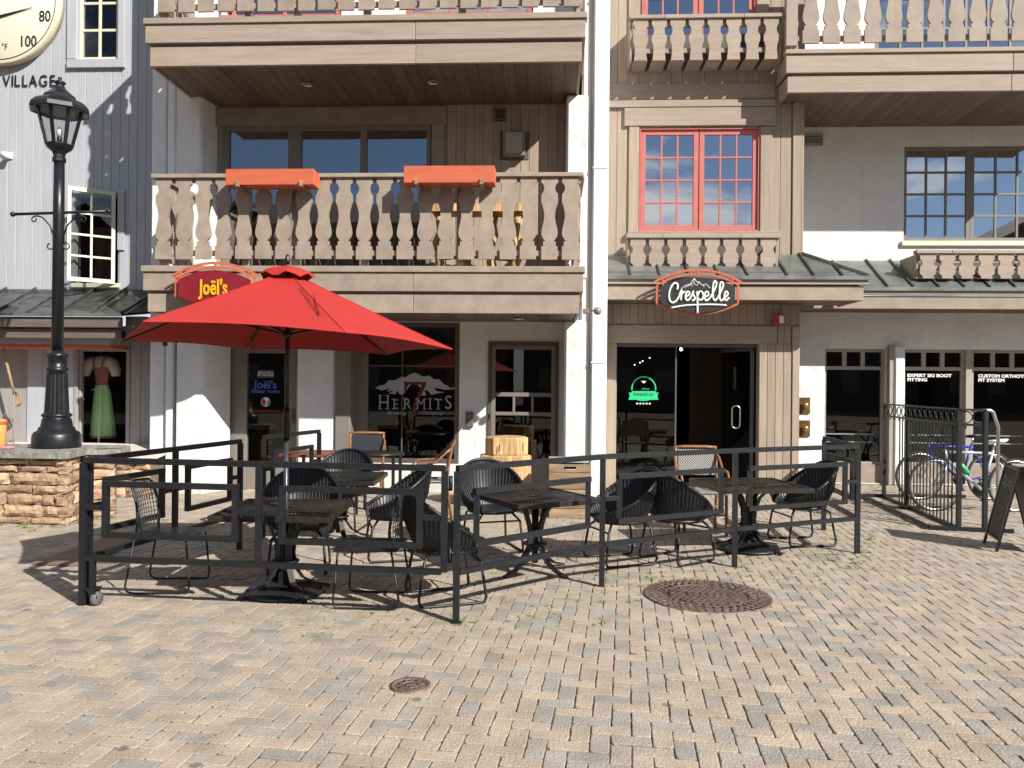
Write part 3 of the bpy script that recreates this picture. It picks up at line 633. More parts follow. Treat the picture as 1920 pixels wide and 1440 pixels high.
metal_roof(sx0, sx1, YFS-.02, YSKI-.01, szf[0]+.03, Z(1700,489,YSKI), seams[1:], 0, 'standing seam roof over the ski shop windows')
MB().box(sx0, sx1, YFS, YFS+.05, szf[1], szf[0]+.01, .004).build('eave_board', MTANH, RB, world=True)
MB().box(sx0, sx1, YFS+.04, YFS+.09, szf[3], szf[2], .004).build('fascia_board', MTAN, RB, world=True)
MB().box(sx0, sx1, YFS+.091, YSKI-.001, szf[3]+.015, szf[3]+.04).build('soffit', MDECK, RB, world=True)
yp2 = YFS+.1
planter_box(1722, 2090, yp2, Z(1800,476,yp2), Z(1800,476,yp2)-Z(1800,522,yp2), .62, 10, gapprof_low(), 'long slatted tan planter box below the dark upper window at the right edge', 500, 'slatted window planters', (1784, 1990))
# entrance below the bay
ezt = zfa[3]+.014
ex0, ex1, ez1 = X(1156,760,YBAY), X(1421,760,YBAY), Z(1290,644,YBAY)
m = MB(); wall_holes(m, bx0, bx1, 0, 2.699, YBAY, .15, [(ex0, ex1, 0, ez1)]); m.build('entrance_wall', MTAN, RB, world=True)
planks_v(RB, bx0, bx1-.02, YBAY-.001, Z(1300,609,YBAY), ezt, .13, MTANV)
MB().box(bx0, X(1456,625,YBAY), YBAY-.04, YBAY-.001, ez1+.002, Z(1300,610,YBAY)-.002, .005).build('header_board', MTANH, RB, world=True)
planks_v(RB, X(1422,760,YBAY), X(1482,760,YBAY), YBAY-.001, .02, ez1-.002, .12, MTANV, t=.03)
planks_v(RB, X(1457,625,YBAY), X(1482,625,YBAY), YBAY-.001, ez1+.002, Z(1470,610,YBAY)-.002, .12, MTANV, t=.03)
MB().box(X(1484,700,YBAY), bx1-.006, YBAY-.05, YBAY-.001, 0.02, Z(1490,612,YBAY), .006).build('corner_board', MTANV, RB, world=True)
MB().box(X(1137,760,YBAY), X(1155,760,YBAY), YBAY-.03, YBAY-.001, .02, ez1-.002, .005).build('jamb_board', MTANV, RB, world=True)
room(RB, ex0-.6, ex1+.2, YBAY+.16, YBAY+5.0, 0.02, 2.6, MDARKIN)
xd0 = X(1268,760,YBAY)
p = MB(); p.quad((ex0,YBAY+.08,.05),(xd0,YBAY+.08,.05),(xd0,YBAY+.081,ez1-.04),(ex0,YBAY+.08,ez1-.04)); p.build('glass_panel', MGLLO, RB, world=True, label='fixed glass panel left of the entrance')
m = MB(); m.box(ex0, ex1, YBAY+.05, YBAY+.11, ez1-.055, ez1-.002, .004); m.box(xd0-.01, xd0+.012, YBAY+.066, YBAY+.094, 0.02, ez1-.056); m.build('door_track', MDARKF, RB, world=True)
MB().box(X(1296,760,YBAY+2), X(1390,760,YBAY+2), YBAY+2.2, YBAY+2.26, .02, 2.55).build('inner_wall', MBROWNIN, RB, world=True)
# open glass door leaf with pull handle
hx = ex1-.07; a_ = rad(205); L_ = .80
leaf_end = Vector((hx-.30, YBAY-.62 if False else YBAY+.80, 0))
m = MB(); p0 = Vector((hx, YBAY+.1, 0)); p1 = p0 + Vector((-.32, .66, 0)); p0z = Vector((hx,YBAY+.1,0))
m.bar(p0+Vector((0,0,.08)), p0+Vector((0,0,ez1-.08)), .05, .04); m.bar(p0+Vector((0,0,.08)), p1+Vector((0,0,.08)), .04, .10); m.bar(p0+Vector((0,0,ez1-.08)), p1+Vector((0,0,ez1-.08)), .04, .05)
gd = m.build('glass_door', MDARKF, RB, world=True, label='open glass door leaf with steel pull handle')
p = MB(); p.quad(p0+Vector((0,0,.13)), p1+Vector((0,0,.13)), p1+Vector((0,0,ez1-.11)), p0+Vector((0,0,ez1-.11))); p.build('pane', glass('smoked_door_glass', .05, (.5,.52,.5)), gd, world=True)
hp = at(1380, 782, YBAY+.02); m = MB(); r_ = .05; pts = []
for k in range(5): pts.append((hp.x-.06+r_-r_*math.cos(k*math.pi/8), hp.y, hp.z+.17-r_+r_*math.sin(k*math.pi/8)))
for k in range(5): pts.append((hp.x+.06-r_+r_*math.sin(k*math.pi/8), hp.y, hp.z+.17-r_+r_*math.cos(k*math.pi/8)))
for k in range(5): pts.append((hp.x+.06-r_+r_*math.cos(k*math.pi/8), hp.y, hp.z-.17+r_-r_*math.sin(k*math.pi/8)))
for k in range(5): pts.append((hp.x-.06+r_-r_*math.sin(k*math.pi/8), hp.y, hp.z-.17+r_-r_*math.cos(k*math.pi/8)))
m.tube(pts, .011, 8, closed=True); m.build('pull_handle', MCHROME, gd, world=True)
# ski shop ground floor
zb = Z(1620,871,YSKI); ztw = Z(1620,654,YSKI)
W3 = [(X(1546,760,YSKI), X(1661,760,YSKI)), (X(1695,760,YSKI), X(1812,760,YSKI)), (X(1824,760,YSKI), X(1945,760,YSKI)), (X(1960,760,YSKI), X(2080,760,YSKI))]
m = MB(); wall_holes(m, bx1-.01, ux1, 0, 2.86, YSKI, .2, [(W3[0][0], W3[0][1], .02, ztw), (W3[1][0], W3[-1][1], .02, ztw)]); m.build('shop_wall', MSTUC, RB, world=True)
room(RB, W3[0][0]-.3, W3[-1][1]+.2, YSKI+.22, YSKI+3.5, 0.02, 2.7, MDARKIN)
for i, (a, b) in enumerate(W3):
    zr_ = Z(1620,690,YSKI); fw = .05
    m = MB(); y = YSKI+.08
    m.box(a, a+fw, y, y+.06, zb, ztw, .004); m.box(b-fw, b, y, y+.06, zb, ztw, .004); m.box(a+fw, b-fw, y+.002, y+.058, ztw-fw, ztw, .004); m.box(a+fw, b-fw, y+.002, y+.058, zb, zb+.04, .004)
    m.box(a+fw, b-fw, y+.004, y+.054, zr_-.03, zr_+.03, .004)
    for k in (1,2): xx = a+fw+(b-a-2*fw)*k/3; m.box(xx-.035, xx+.035, y+.006, y+.05, zr_+.03, ztw-fw, .003)
    w = m.build('shop_window', MTRIML, RB, world=True)
    for k in range(3):
        xa, xb = a+fw+(b-a-2*fw)*k/3, a+fw+(b-a-2*fw)*(k+1)/3; p = MB(); p.quad((xa,y+.03,zr_),(xb,y+.03,zr_),(xb,y+.03,ztw-fw),(xa,y+.03,ztw-fw)); p.build('pane', MGLLO, w, world=True)
    p = MB(); p.quad((a+fw,y+.031,zb+.04),(b-fw,y+.031,zb+.04),(b-fw,y+.031,zr_-.03),(a+fw,y+.031,zr_-.03)); p.build('pane', MGLLO, w, world=True)
    for zz in (Z(1620,816,YSKI), Z(1620,831,YSKI)): MB().box(a+fw+.02, b-fw-.02, y+.20, y+.215, zz-.009, zz+.009).build('white_stripe', MWHITE, w, world=True)  # two thin white stripes just inside the glass
    MB().box(a, b, YSKI+.05, YSKI+.15, .02, zb-.001, .006).build('apron_board', MTAN, RB, world=True)
for px0, px1 in ((1662,1675),):
    MB().box(X(px0,760,YSKI), X(px1,760,YSKI), YSKI-.10, YSKI-.001, 0, ztw+.05, .01).build('window_casing', MTRIML, RB, world=True)
for a, b in ((W3[1][1], W3[2][0]), (W3[2][1], W3[3][0])):
    MB().box(a+.001, b-.001, YSKI+.03, YSKI+.14, 0, ztw-.001, .006).build('mullion_post', MTRIML, RB, world=True)
MB().box(X(1676,760,YSKI-.1), X(1695,760,YSKI-.1), YSKI-.13, YSKI-.001, 0, ztw+.05, .02).build('stucco_pier', MSTUC, RB, world=True)
# ---------------------------------------------------------------- grey boarded building (left)
GB = thing('clapboard_building', 'grey vertical boarded building behind the street lamp', 'building', (-7.5, YG, 0))
gx1 = x283+.02; gx0 = -11.5; zc = 2.98
g1 = (X(149,60,YG), X(224,60,YG), Z(186,113,YG), Z(186,113,YG)+1.75)
co = (X(140,445,YG), X(222,445,YG), Z(180,531,YG), Z(180,366,YG))
m = MB(); wall_holes(m, gx0, gx1, zc-.2, 9.4, YG, .15, [g1, co]); m.build('upper_wall', MGREY, GB, world=True)
planks_cut(GB, gx0, gx1, YG-.001, zc-.05, 9.4, .135, MGREY, [g1, co], t=.018)
fixframe(GB, *g1, YG+.0, .05, 2, 4, .04, MCREAM, MGLLO, label='cream sash window'); room(GB, -10.5, gx1-.2, YG+.16, YG+3, zc, 9)
def gtrim(px0, py0, px1, py1, d, mt=MGREY, nm='window_casing'):
    cx, cy = (px0+px1)/2, (py0+py1)/2
    MB().box(X(px0,cy,YG), X(px1,cy,YG), YG-.019-d, YG-.019, Z(cx,py1,YG), Z(cx,py0,YG), .005).build(nm, mt, GB, world=True)
gtrim(130,-80,148,113,.04); gtrim(225,-80,237,113,.04); gtrim(130,114,237,130,.055)
gtrim(223,358,236,470,.03); gtrim(140,356,237,364,.035); gtrim(137,532,226,540,.05,MCREAM,'window_sill')
# casement standing ajar, hinged at its right jamb
hg = Vector((co[1]-.02, YG-.06, 0)); fr = at(137, 445, YG-.42); ax = (Vector((fr.x, fr.y, 0)) - hg); Lc = .64; ax.normalize()
c0, c1 = co[2]-.02, co[3]+.03; m = MB(); nv = Vector((ax.y, -ax.x, 0))
def P_(s, z, o=0): return hg + ax*s + nv*o + Vector((0,0,z))
for s in (.025, Lc-.025): m.bar(P_(s,c0), P_(s,c1), .05, .045, up=nv)
for z in (c0+.03, c1-.03): m.bar(P_(.05,z), P_(Lc-.05,z), .045, .06)
m.bar(P_(Lc/2,c0+.06), P_(Lc/2,c1-.06), .03, .03, up=nv)
for k in (1,2,3): z = c0+.06+(c1-c0-.12)*k/4; m.bar(P_(.05,z), P_(Lc-.05,z), .028, .03)
cw = m.build('open_casement', MCREAM, GB, world=True, label='cream eight pane casement standing open')
for i in (0,1):
    for k in range(4):
        s0, s1 = (.05 if i == 0 else Lc/2+.015), (Lc/2-.015 if i == 0 else Lc-.05); z0 = c0+.06+(c1-c0-.12)*k/4+.012; z1_ = c0+.06+(c1-c0-.12)*(k+1)/4-.012
        p = MB(); p.quad(P_(s0,z0), P_(s1,z0), P_(s1,z1_), P_(s0,z1_)); p.build('pane', MGLLO, cw, world=True)
# canopy roof of the shop
ef = YG-.95; ezf = Z(100,588,ef); ex_r = X(227,588,ef)
m = MB(); t = .03; xw = gx1
m.add([(gx0,ef,ezf),(ex_r,ef,ezf),(xw+.02,YG-.5,ezf+.08),(xw,YG-.02,zc),(gx0,YG-.02,zc)], [(0,1,2,3,4)])
m.add([(gx0,ef,ezf-t),(ex_r,ef,ezf-t),(xw+.02,YG-.5,ezf+.08-t),(xw,YG-.02,zc-t),(gx0,YG-.02,zc-t)], [(4,3,2,1,0)])
rf = m.build('canopy_roof', MROOFD, GB, world=True)
for k in range(13):
    xx = gx0 + .3 + k*.47
    if xx < ex_r-.1: MB().bar((xx, ef+.01, ezf+.02), (xx+.0, YG-.03, zc+.02), .02, .03).build('standing_seam', MROOFD, rf, world=True)
MB().bar((ex_r, ef, ezf+.02), (ex_r+.1, YG-.03, zc+.02), .05, .04).build('hip_cap', MROOFD, rf, world=True)
MB().box(gx0, ex_r, ef-.015, ef+.003, ezf-.035, ezf+.004, .003).build('drip_edge', MROOF, rf, world=True)
MDB = mat('dark_stained_fascia', (.16,.125,.11), .6, nscale=4, stretch=(.4,1,4), namt=.2)
MB().box(gx0, ex_r-.02, ef+.03, ef+.09, ezf-.19, ezf-.04, .006).build('fascia_board', MDB, GB, world=True)
MB().box(gx0, ex_r-.06, ef+.10, ef+.14, ezf-.34, ezf-.20, .006).build('fascia_board', MDB, GB, world=True)
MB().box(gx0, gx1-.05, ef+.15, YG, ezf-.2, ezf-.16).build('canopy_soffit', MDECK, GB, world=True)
YS = YG-.15                                             # storefront below
zq = [Z(110,y,YS-.55) for y in (631,645,652)]
MB().prism([(gx0,YS-.55),(X(208,640,YS-.55),YS-.55),(X(219,640,YS-.4),YS-.40),(X(219,640,YS-.4),YS),(gx0,YS)], lambda a,b,d: Vector((a,b,d)), zq[1], zq[0]).build('sill_ledge', MGREY, GB, world=True)
MB().prism([(gx0,YS-.53),(X(208,640,YS-.55)-.02,YS-.53),(X(219,640,YS-.4)-.02,YS-.39),(X(219,640,YS-.4)-.02,YS),(gx0,YS)], lambda a,b,d: Vector((a,b,d)), zq[2], zq[1]-.002).build('ledge_edge', MORANGE, GB, world=True)
MTAUP = mat('grey_taupe_paint', (.34,.32,.31), .6, nscale=3, stretch=(3,1,.4), namt=.08, rnd=.05)
sw_ = (X(147,745,YS), X(238,745,YS), Z(190,834,YS), Z(190,656,YS))
m = MB(); wall_holes(m, gx0, gx1+.3, 0, ezf-.2, YS, .14, [sw_]); m.build('storefront_wall', MTAUP, GB, world=True)
fixframe(GB, *sw_, YS+.03, .02, 1, 1, .02, MTAUP, glass('clear_shop_glass', .04, (.9,.92,.9)), name='shop_window'); rm = room(GB, sw_[0]-.5, sw_[1]+.5, YS+.15, YS+2.0, .3, 2.3)
planks_v(GB, sw_[1]+.06, gx1-.05, YS-.001, .2, ezf-.21, .14, MTAUP, name='board'); planks_v(GB, X(52,745,YS), sw_[0]-.06, YS-.001, .2, ezf-.21, .21, MGREY, name='board')
MB().box(sw_[1]+.001, sw_[1]+.058, YS-.035, YS-.001, sw_[2]-.05, ezf-.21, .005).build('window_casing', MTAUP, GB, world=True)
MB().box(sw_[0]-.058, sw_[0]-.001, YS-.035, YS-.001, sw_[2]-.05, ezf-.21, .005).build('window_casing', MTAUP, GB, world=True)
MB().box(X(275,750,11.2), X(307,750,11.2), 11.32, YG, 0, 2.47, .02).build('side_pier', mat('beige_stucco', (.42,.38,.33), .85, namt=.06, bump=.3, bscale=20), GB, world=True)
m = MB(); pe = at(283,625,11.25); pts = []
for k in range(7): a = k*math.pi/12; pts.append((pe.x-.02+.30*math.sin(a)*.9, 11.22, pe.z+.12-.30*(1-math.cos(a))))
m.tube(pts, .055, 10); m.build('gutter_elbow', MIRON, GB, world=True)
# ---------------------------------------------------------------- buildings across the plaza (they show only in the window glass)
def opposite(x0, x1, y, h, ridge, gable, lab, mt):
    t = thing('opposite_building', lab, 'building', ((x0+x1)/2, y, 0), 0, None); m = MB(); w = x1-x0
    if gable:
        m.prism([(-w/2,0),(w/2,0),(w/2,h),(0,ridge),(-w/2,h)], lambda a,b,d: Vector((a,d,b)), 0, -9); m.build('wall', mt, t)
        r_ = MB()
        for s in (-1,1): r_.prism([(s*(w/2+.6),h-.25),(0,ridge+.12),(0,ridge+.35),(s*(w/2+.6),h)], lambda a,b,d: Vector((a,d,b)), .9, -9)
        r_.build('roof', MDGREY, t)
    else:
        m.box(-w/2, w/2, -9, 0, 0, h); m.build('wall', mt, t); r_ = MB(); r_.prism([(.8,h),(-9,h),(-4.5,ridge)], lambda a,b,d: Vector((d,a,b)), -w/2-.5, w/2+.5); r_.build('roof', MDGREY, t)
    for k in range(int(w/2.6)):
        for z in (1.2, 4.4):
            if z+1.6 < h: MB().box(-w/2+1+k*2.6, -w/2+2.2+k*2.6, .01, .05, z, z+1.5).build('window', MTRIM, t)
MOB = mat('dark_brown_siding', (.13,.085,.06), .8, nscale=2, stretch=(.3,1,6), namt=.3)
opposite(-60, -3, -27, 11.5, 14.0, False, 'low brown building across the plaza', MOB)
opposite(-2, 25, -29, 6.5, 8.8, False, 'white lodge across the plaza', mat('painted_shade_plaster', (.10,.09,.085), .8, namt=.1))  # white plaster darkened: the shade on its plaza side is put into the colour
opposite(26, 50, -29, 9.5, 15.6, True, 'brown gabled lodge across the plaza', MOB)
opposite(51, 90, -30, 6.5, 9, False, 'long low building at the far end of the opposite side of the plaza', MOB)
# ---------------------------------------------------------------- cafe railing
MCAST = mat('grey_caster_rubber', (.12,.12,.12), .6, namt=.1)
A_, B_, C_, D_, E_, F_ = [gnd(*p) for p in ((155,1134),(855,1167),(1128,1100),(1377,1063),(1607,1037),(1544,994))]
LM1, LM2, LEND = gnd(449,1030), gnd(493,1008), gnd(597,975)
def fence_section(p, q, lab, npan=1, posts=(1,1), floor=(1,1), capz=1.05, grp='black steel railing sections round the cafe tables', short=False):
    t = thing('railing_section', lab, 'railing', ((p+q)/2).to_tuple(), 0, grp)
    m_ = WM[t.name]; d = (q-p).normalized(); L = (q-p).length; w = .04; Zt, Zb = capz, .335
    def B(a, b, nm, ww=w): return MB().bar(a, b, ww, ww).build(nm, MBLK, t, world=True)
    def P(s, z): return p + d*s + Vector((0,0,z))
    B(P(0, Zt-.02), P(L, Zt-.02), 'top_rail'); B(P(.02, Zb), P(L-.02, Zb), 'bottom_rail', .038)
    if posts[0]: B(P(0, 0 if floor[0] else Zb), P(0, Zt-.04), 'post', .043)
    if posts[1]: B(P(L, 0 if floor[1] else Zb), P(L, Zt-.04), 'post', .043)
    for i in range(npan):
        a, b = L*i/npan, L*(i+1)/npan
        if i: B(P(a, Zb+.02), P(a, Zt-.04), 'post')
        g_ = .17; x0, x1 = a+g_, b-g_; z0, z1 = Zb+.17, Zt-.185; m = MB(); zc_ = (z0+z1)/2+.01
        m.bar(P(x0-w/2,z1), P(x1+w/2,z1), w, w); m.bar(P(x0-w/2,z0), P(x1+w/2,z0), w, w); m.bar(P(x0,z0+w/2), P(x0,z1-w/2), w, w); m.bar(P(x1,z0+w/2), P(x1,z1-w/2), w, w)
        m.build('inner_frame', MBLK, t, world=True)
        B(P(a+.02, zc_), P(x0-.02, zc_), 'connector', .034); B(P(x1+.02, zc_), P(b-.02, zc_), 'connector', .034)
    return t
fs = fence_section(A_, B_ + (A_-B_).normalized()*.085, 'front left gate section of the black railing, longest one, with a caster wheel', 2, (1,1), (1,0))
d_ = (B_-A_).normalized(); cp = A_ + d_*.075
MB().bar(cp+Vector((0,0,.12)), cp+Vector((0,0,.33)), .035).build('caster_stem', MBLK, fs, world=True)
m = MB(); m.lathe([(.0001,-.02),(.045,-.02),(.05,-.01),(.05,.01),(.045,.02),(.0001,.02)], seg=18); m.xf(Matrix.Translation(cp+Vector((.03,0,.05))) @ Matrix.Rotation(rad(80),4,'Z') @ Matrix.Rotation(rad(90),4,'X')); m.build('caster_wheel', MCAST, fs, world=True)
m = MB(); m.bar(cp+Vector((.03,.03,.05)), cp+Vector((0,.03,.125)), .05, .006, up=(0,1,0)); m.bar(cp+Vector((.03,-.03,.05)), cp+Vector((0,-.03,.125)), .05, .006, up=(0,1,0)); m.bar(cp+Vector((-.04,0,.122)), cp+Vector((.05,0,.122)), .07, .012); m.build('caster_fork', MBLK, fs, world=True)
m = MB()
for z in (.93,.45): m.tube([B_ - d_*.045+Vector((0,0,z-.05)), B_-d_*.045+Vector((0,0,z+.05))], .014)
m.build('hinge', MBLK, fs, world=True)
sp = fence_section(B_, C_, 'section of the black railing right of its front corner, before the middle table', 1, (1,0))
MB().bar(B_+Vector((0,0,0)), B_+Vector((0,0,.001)), .07, .07).build('foot_plate', MBLK, sp, world=True)
fence_section(C_, D_, 'section of the black railing nearest the large manhole cover', 1, (1,0)); fence_section(D_, E_, 'rightmost front section of the black railing, beside the bicycle rack', 1, (1,1))
fence_section(E_, F_, 'short return of the black railing running back towards the ski shop', 1, (0,1))
fence_section(A_+Vector((.01,.05,0)), LM1, 'left side section of the black railing beside the stone planter', 2, (1,1), (1,1)); fence_section(LM2, LEND, 'rearmost left section of the black railing by the locker room door', 1, (1,1), (1,1))
# ---------------------------------------------------------------- chairs
def tub_chair(name='wicker_chair', label='', loc=(0,0,0), rz=0, grp=None):
    t = thing(name, label, 'chair', loc, rz, grp)
    N = 46; a0 = rad(38); rim = []; seat = []; mid = []
    for i in range(N+1):
        th = a0 + (2*math.pi - 2*a0)*i/N - math.pi/2           # starts at front right, round the back
        f = .5 - .5*math.cos((th + math.pi/2))                   # 0 at front, 1 at back
        f = max(0, min(1, f)); zz = .45 + .39*(f**1.5)
        rr_ = .30 + .045*f; sx = 1.0
        seat.append(Vector((.215*math.cos(th), .215*math.sin(th)*1.0, .375)))
        rim.append(Vector((rr_*math.cos(th)*1.0, rr_*math.sin(th)*.98, zz)))
        q = (seat[-1] + rim[-1])/2; mid.append(Vector((q.x*1.10, q.y*1.10, q.z-.015)))
    m = MB(); vs = seat + mid + rim; n1 = N+1
    m.add(vs, [(i, i+1, n1+i+1, n1+i) for i in range(N)] + [(n1+i, n1+i+1, 2*n1+i+1, 2*n1+i) for i in range(N)], True)
    m.build('shell', MWEAVE, t)
    m = MB()
    for i in range(0, N+1):
        m.tube([seat[i], mid[i], rim[i]], .0085, 6, cap=False)
    w_ = m.build('woven_strands', MWEAVE, t, kind='stuff')
    m = MB(); m.tube(rim, .0145, 8); m.build('rim', MWEAVE, t)
    m = MB()
    for i in range(0, N, 1):
        m.tube([rim[i]+(rim[i+1]-rim[i])*.3+Vector((0,0,.0)), rim[i]+(rim[i+1]-rim[i])*.7], .0185, 6, cap=False)
    m.build('rim_wrapping', MWEAVE, t, kind='stuff')
    m = MB(); m.lathe([(.001,.405),(.12,.40),(.20,.402),(.235,.40),(.245,.385),(.235,.368),(.15,.36),(.001,.36)], seg=26); m.build('seat', MWEAVE, t)
    for s in (-1, 1):
        m = MB(); x = .21*s
        m.tube([(x*.7,-.16,.37),(x,-.215,.30),(x*1.1,-.25,.05),(x*1.1,-.235,.017),(x*1.1,-.20,.012),(x*1.1,.20,.012),(x*1.1,.235,.02),(x*1.08,.25,.06),(x*.95,.20,.34),(x*.7,.15,.37)], .0115, 7); m.build('sled_leg', MBLK, t)
    MB().tube([(-.21,-.215,.30),(.21,-.215,.30)], .009, 6).build('stretcher', MBLK, t)
    return t
def wire_chair(label, loc, rz, grp=None):
    t = thing('wire_chair', label, 'chair', loc, rz, grp)
    def S(u, v):                                   # back surface: u across -1..1, v up 0..1
        return Vector((.22*u*(1-.12*v), .235 + .05*v + .05*math.sin(v*math.pi)*-.6 - .045*u*u, .42 + .40*v))
    m = MB()
    m.tube([S(-1,0),S(-1,.3),S(-1,.6),S(-1,.9),S(-.85,1),S(0,1.02),S(.85,1),S(1,.9),S(1,.6),S(1,.3),S(1,0)], .009, 7); m.build('back_frame', MBLK, t)
    m = MB()
    for i in range(13):
        u = -1+2*(i+.5)/13; m.tube([S(u,0),S(u,.35),S(u,.7),S(u,1)], .004, 5, cap=False)
    for k in range(12):
        v = (k+.5)/12; m.tube([S(-1,v),S(-.5,v),S(0,v),S(.5,v),S(1,v)], .003, 5, cap=False)
    m.build('back_grid', MCHROMED, t, kind='stuff')
    m = MB(); m.box(-.22,.22,-.22,.24,.405,.425,.006); m.build('seat', MWEAVE, t)
    m = MB()
    m.tube([(-.225,-.23,.42),(.225,-.23,.42)], .009, 6); m.build('seat_rim', MCHROMED, t)
    for s in (-1,1):
        x = .22*s; m = MB(); m.tube([(x,-.18,.41),(x*1.05,-.21,.06),(x*1.05,-.20,.015),(x*1.05,-.15,.009),(x*1.05,.20,.009),(x*1.05,.245,.02),(x*1.05,.26,.06),(x,.20,.41)], .008, 7); m.build('sled_leg', MBLK, t)
    return t
MCHROMED = mat('dull_grey_wire', (.10,.11,.12), .35, .6, namt=.2)
def chevron_mat():
    m = mat('grey_chevron_weave', (.4,.4,.4), .5, namt=0); n, l = m.node_tree.nodes, m.node_tree.links; b = n['Principled BSDF']
    tcn = n.new('ShaderNodeTexCoord'); sp_ = n.new('ShaderNodeSeparateXYZ'); l.new(tcn.outputs['Object'], sp_.inputs[0])
    ab = n.new('ShaderNodeMath'); ab.operation = 'ABSOLUTE'; l.new(sp_.outputs[0], ab.inputs[0])
    zc_ = n.new('ShaderNodeMath'); zc_.operation = 'SUBTRACT'; zc_.inputs[1].default_value = .74; l.new(sp_.outputs[2], zc_.inputs[0])
    az = n.new('ShaderNodeMath'); az.operation = 'ABSOLUTE'; l.new(zc_.outputs[0], az.inputs[0])
    ad = n.new('ShaderNodeMath'); ad.operation = 'ADD'; l.new(ab.outputs[0], ad.inputs[0]); l.new(az.outputs[0], ad.inputs[1])
    mu = n.new('ShaderNodeMath'); mu.operation = 'MULTIPLY'; mu.inputs[1].default_value = 230; l.new(ad.outputs[0], mu.inputs[0])
    si = n.new('ShaderNodeMath'); si.operation = 'SINE'; l.new(mu.outputs[0], si.inputs[0])
    r = n.new('ShaderNodeValToRGB'); r.color_ramp.elements[0].position = .3; r.color_ramp.elements[0].color = (.05,.05,.055,1); r.color_ramp.elements[1].position = .6; r.color_ramp.elements[1].color = (.48,.46,.43,1)
    l.new(si.outputs[0], r.inputs[0]); l.new(r.outputs[0], b.inputs['Base Color']); return m
MCHEV = chevron_mat(); MCANV = mat('dark_canvas', (.02,.02,.03), .8, namt=.1)
def bistro_chair(label, loc, rz, backmat, grp=None):
    t = thing('bistro_chair', label, 'chair', loc, rz, grp)
    for s in (-1,1):
        x = .225*s
        MB().tube([(x,-.02-.2,0),(x,-.20,.45),(x,-.185,.47)], .017, 8).build('front_leg', MBAMBOO, t)
        MB().tube([(x,.27,0),(x,.20,.45),(x,.235,.70),(x*1.0,.27,.88),(x*.97,.285,.90)], .017, 8).build('rear_leg', MBAMBOO, t)
        MB().tube([(x,-.20,.45),(x*1.12,-.19,.62),(x*1.15,-.12,.67),(x*1.13,.08,.68),(x*1.1,.2,.80),(x,.255,.84)], .014, 8).build('arm', MBAMBOO, t)
    MB().tube([(-.24,.287,.905),(-.12,.30,.912),(.12,.30,.912),(.24,.287,.905)], .017, 8).build('top_rail', MBAMBOO, t)
    m = MB(); m.box(-.205,.205,-.01,.01,.60,.885,.005); m.xf(Matrix.Translation((0,.245,0)) @ Matrix.Identity(4)); m.v = [Vector((p.x, p.y+(p.z-.75)*.18, p.z)) for p in m.v]; m.build('back_panel', backmat, t)
    MB().box(-.22,.22,-.22,.21,.435,.465,.012).build('seat', backmat, t)
    MB().tube([(-.225,.215,.25),(.225,.215,.25)], .012, 7).build('stretcher', MBAMBOO, t); MB().tube([(-.225,-.215,.22),(.225,-.215,.22)], .012, 7).build('stretcher', MBAMBOO, t)
    return t
def mesh_top(m, s, z):                    # sunburst of steel ribs inside a square rim
    h = s/2; k = 40
    for i in range(k*2):
        a = math.pi*2*i/(k*2); c, q = math.cos(a), math.sin(a); e = (h-.02)/max(abs(c),abs(q)); r0 = .07 if i % 2 else .17
        m.bar((c*r0,q*r0,z), (c*e,q*e,z), .012, .006)
    for r in (.06,.18,.29):
        m.tube([(r*math.cos(2*math.pi*j/40), r*math.sin(2*math.pi*j/40), z) for j in range(40)], .006, 4, closed=True)
    return m
MTTOP = mat('dark_bronze_table_steel', (.035,.03,.026), .40, .3, nscale=30, namt=.3)
def cafe_table(label, loc, rz, s=.86, h=.65, ring=False, grp='square steel mesh cafe tables', base_rot=0):
    t = thing('cafe_table', label, 'table', loc, rz, grp)
    m = mesh_top(MB(), s, h-.008); m.build('mesh_top', MTTOP, t, kind='stuff')
    m = MB(); hh = s/2
    for a, b in (((-hh,-hh+.011),(hh,-hh+.011)),((-hh,hh-.011),(hh,hh-.011)),((-hh+.011,-hh+.022),(-hh+.011,hh-.022)),((hh-.011,-hh+.022),(hh-.011,hh-.022))):
        m.bar((*a,h-.02), (*b,h-.02), .022, .042)
    m.box(-hh+.02,hh-.02,-hh+.02,hh-.02,h-.030,h-.024)
    m.build('top_frame', MTTOP, t)
    MB().lathe([(.028,.08),(.028,.10),(.03,h-.03)], seg=12).build('column', MBLK, t)
    MB().lathe([(.10,.235),(.105,.24),(.105,.25),(.10,.255)], seg=20).build('brace_disc', MBLK, t)
    for i in range(4):
        a = base_rot + math.pi/2*i; c, q = math.cos(a), math.sin(a); m = MB()
        pr = [(.22,h-.035),(.12,h-.13),(.065,h-.27),(.055,.30),(.075,.20),(.14,.105),(.24,.045),(.36,.012)]
        for (r0,z0),(r1,z1_) in zip(pr, pr[1:]): m.bar((c*r0,q*r0,z0),(c*r1,q*r1,z1_),.045,.016, up=(-q,c,0) if False else (0,0,1))
        m.build('curved_leg', MBLK, t)
    if ring:
        m = MB(); m.lathe([(.26,0),(.30,.012),(.29,.03),(.22,.055),(.12,.07),(.05,.075),(.045,.16),(.0001,.16)], seg=48); 
        m.build('umbrella_base', MBLK, t)
        m = MB()
        for i in range(48): a = 2*math.pi*i/48; m.bar((.28*math.cos(a),.28*math.sin(a),.034),(.11*math.cos(a),.11*math.sin(a),.075),.010,.010)
        m.build('base_ribs', MTTOP, t, kind='stuff')
    return t
def facing(dx, dd):           # rotation so local -Y looks along (right dx, forward dd) seen from the camera
    v = RIGHT*dx + FWD*dd; return math.atan2(v.y, v.x) + math.pi/2
T1 = dep(538, 6.06); T2 = dep(637, 8.1); T3 = dep(1006, 6.83); T4 = dep(1406, 7.84)
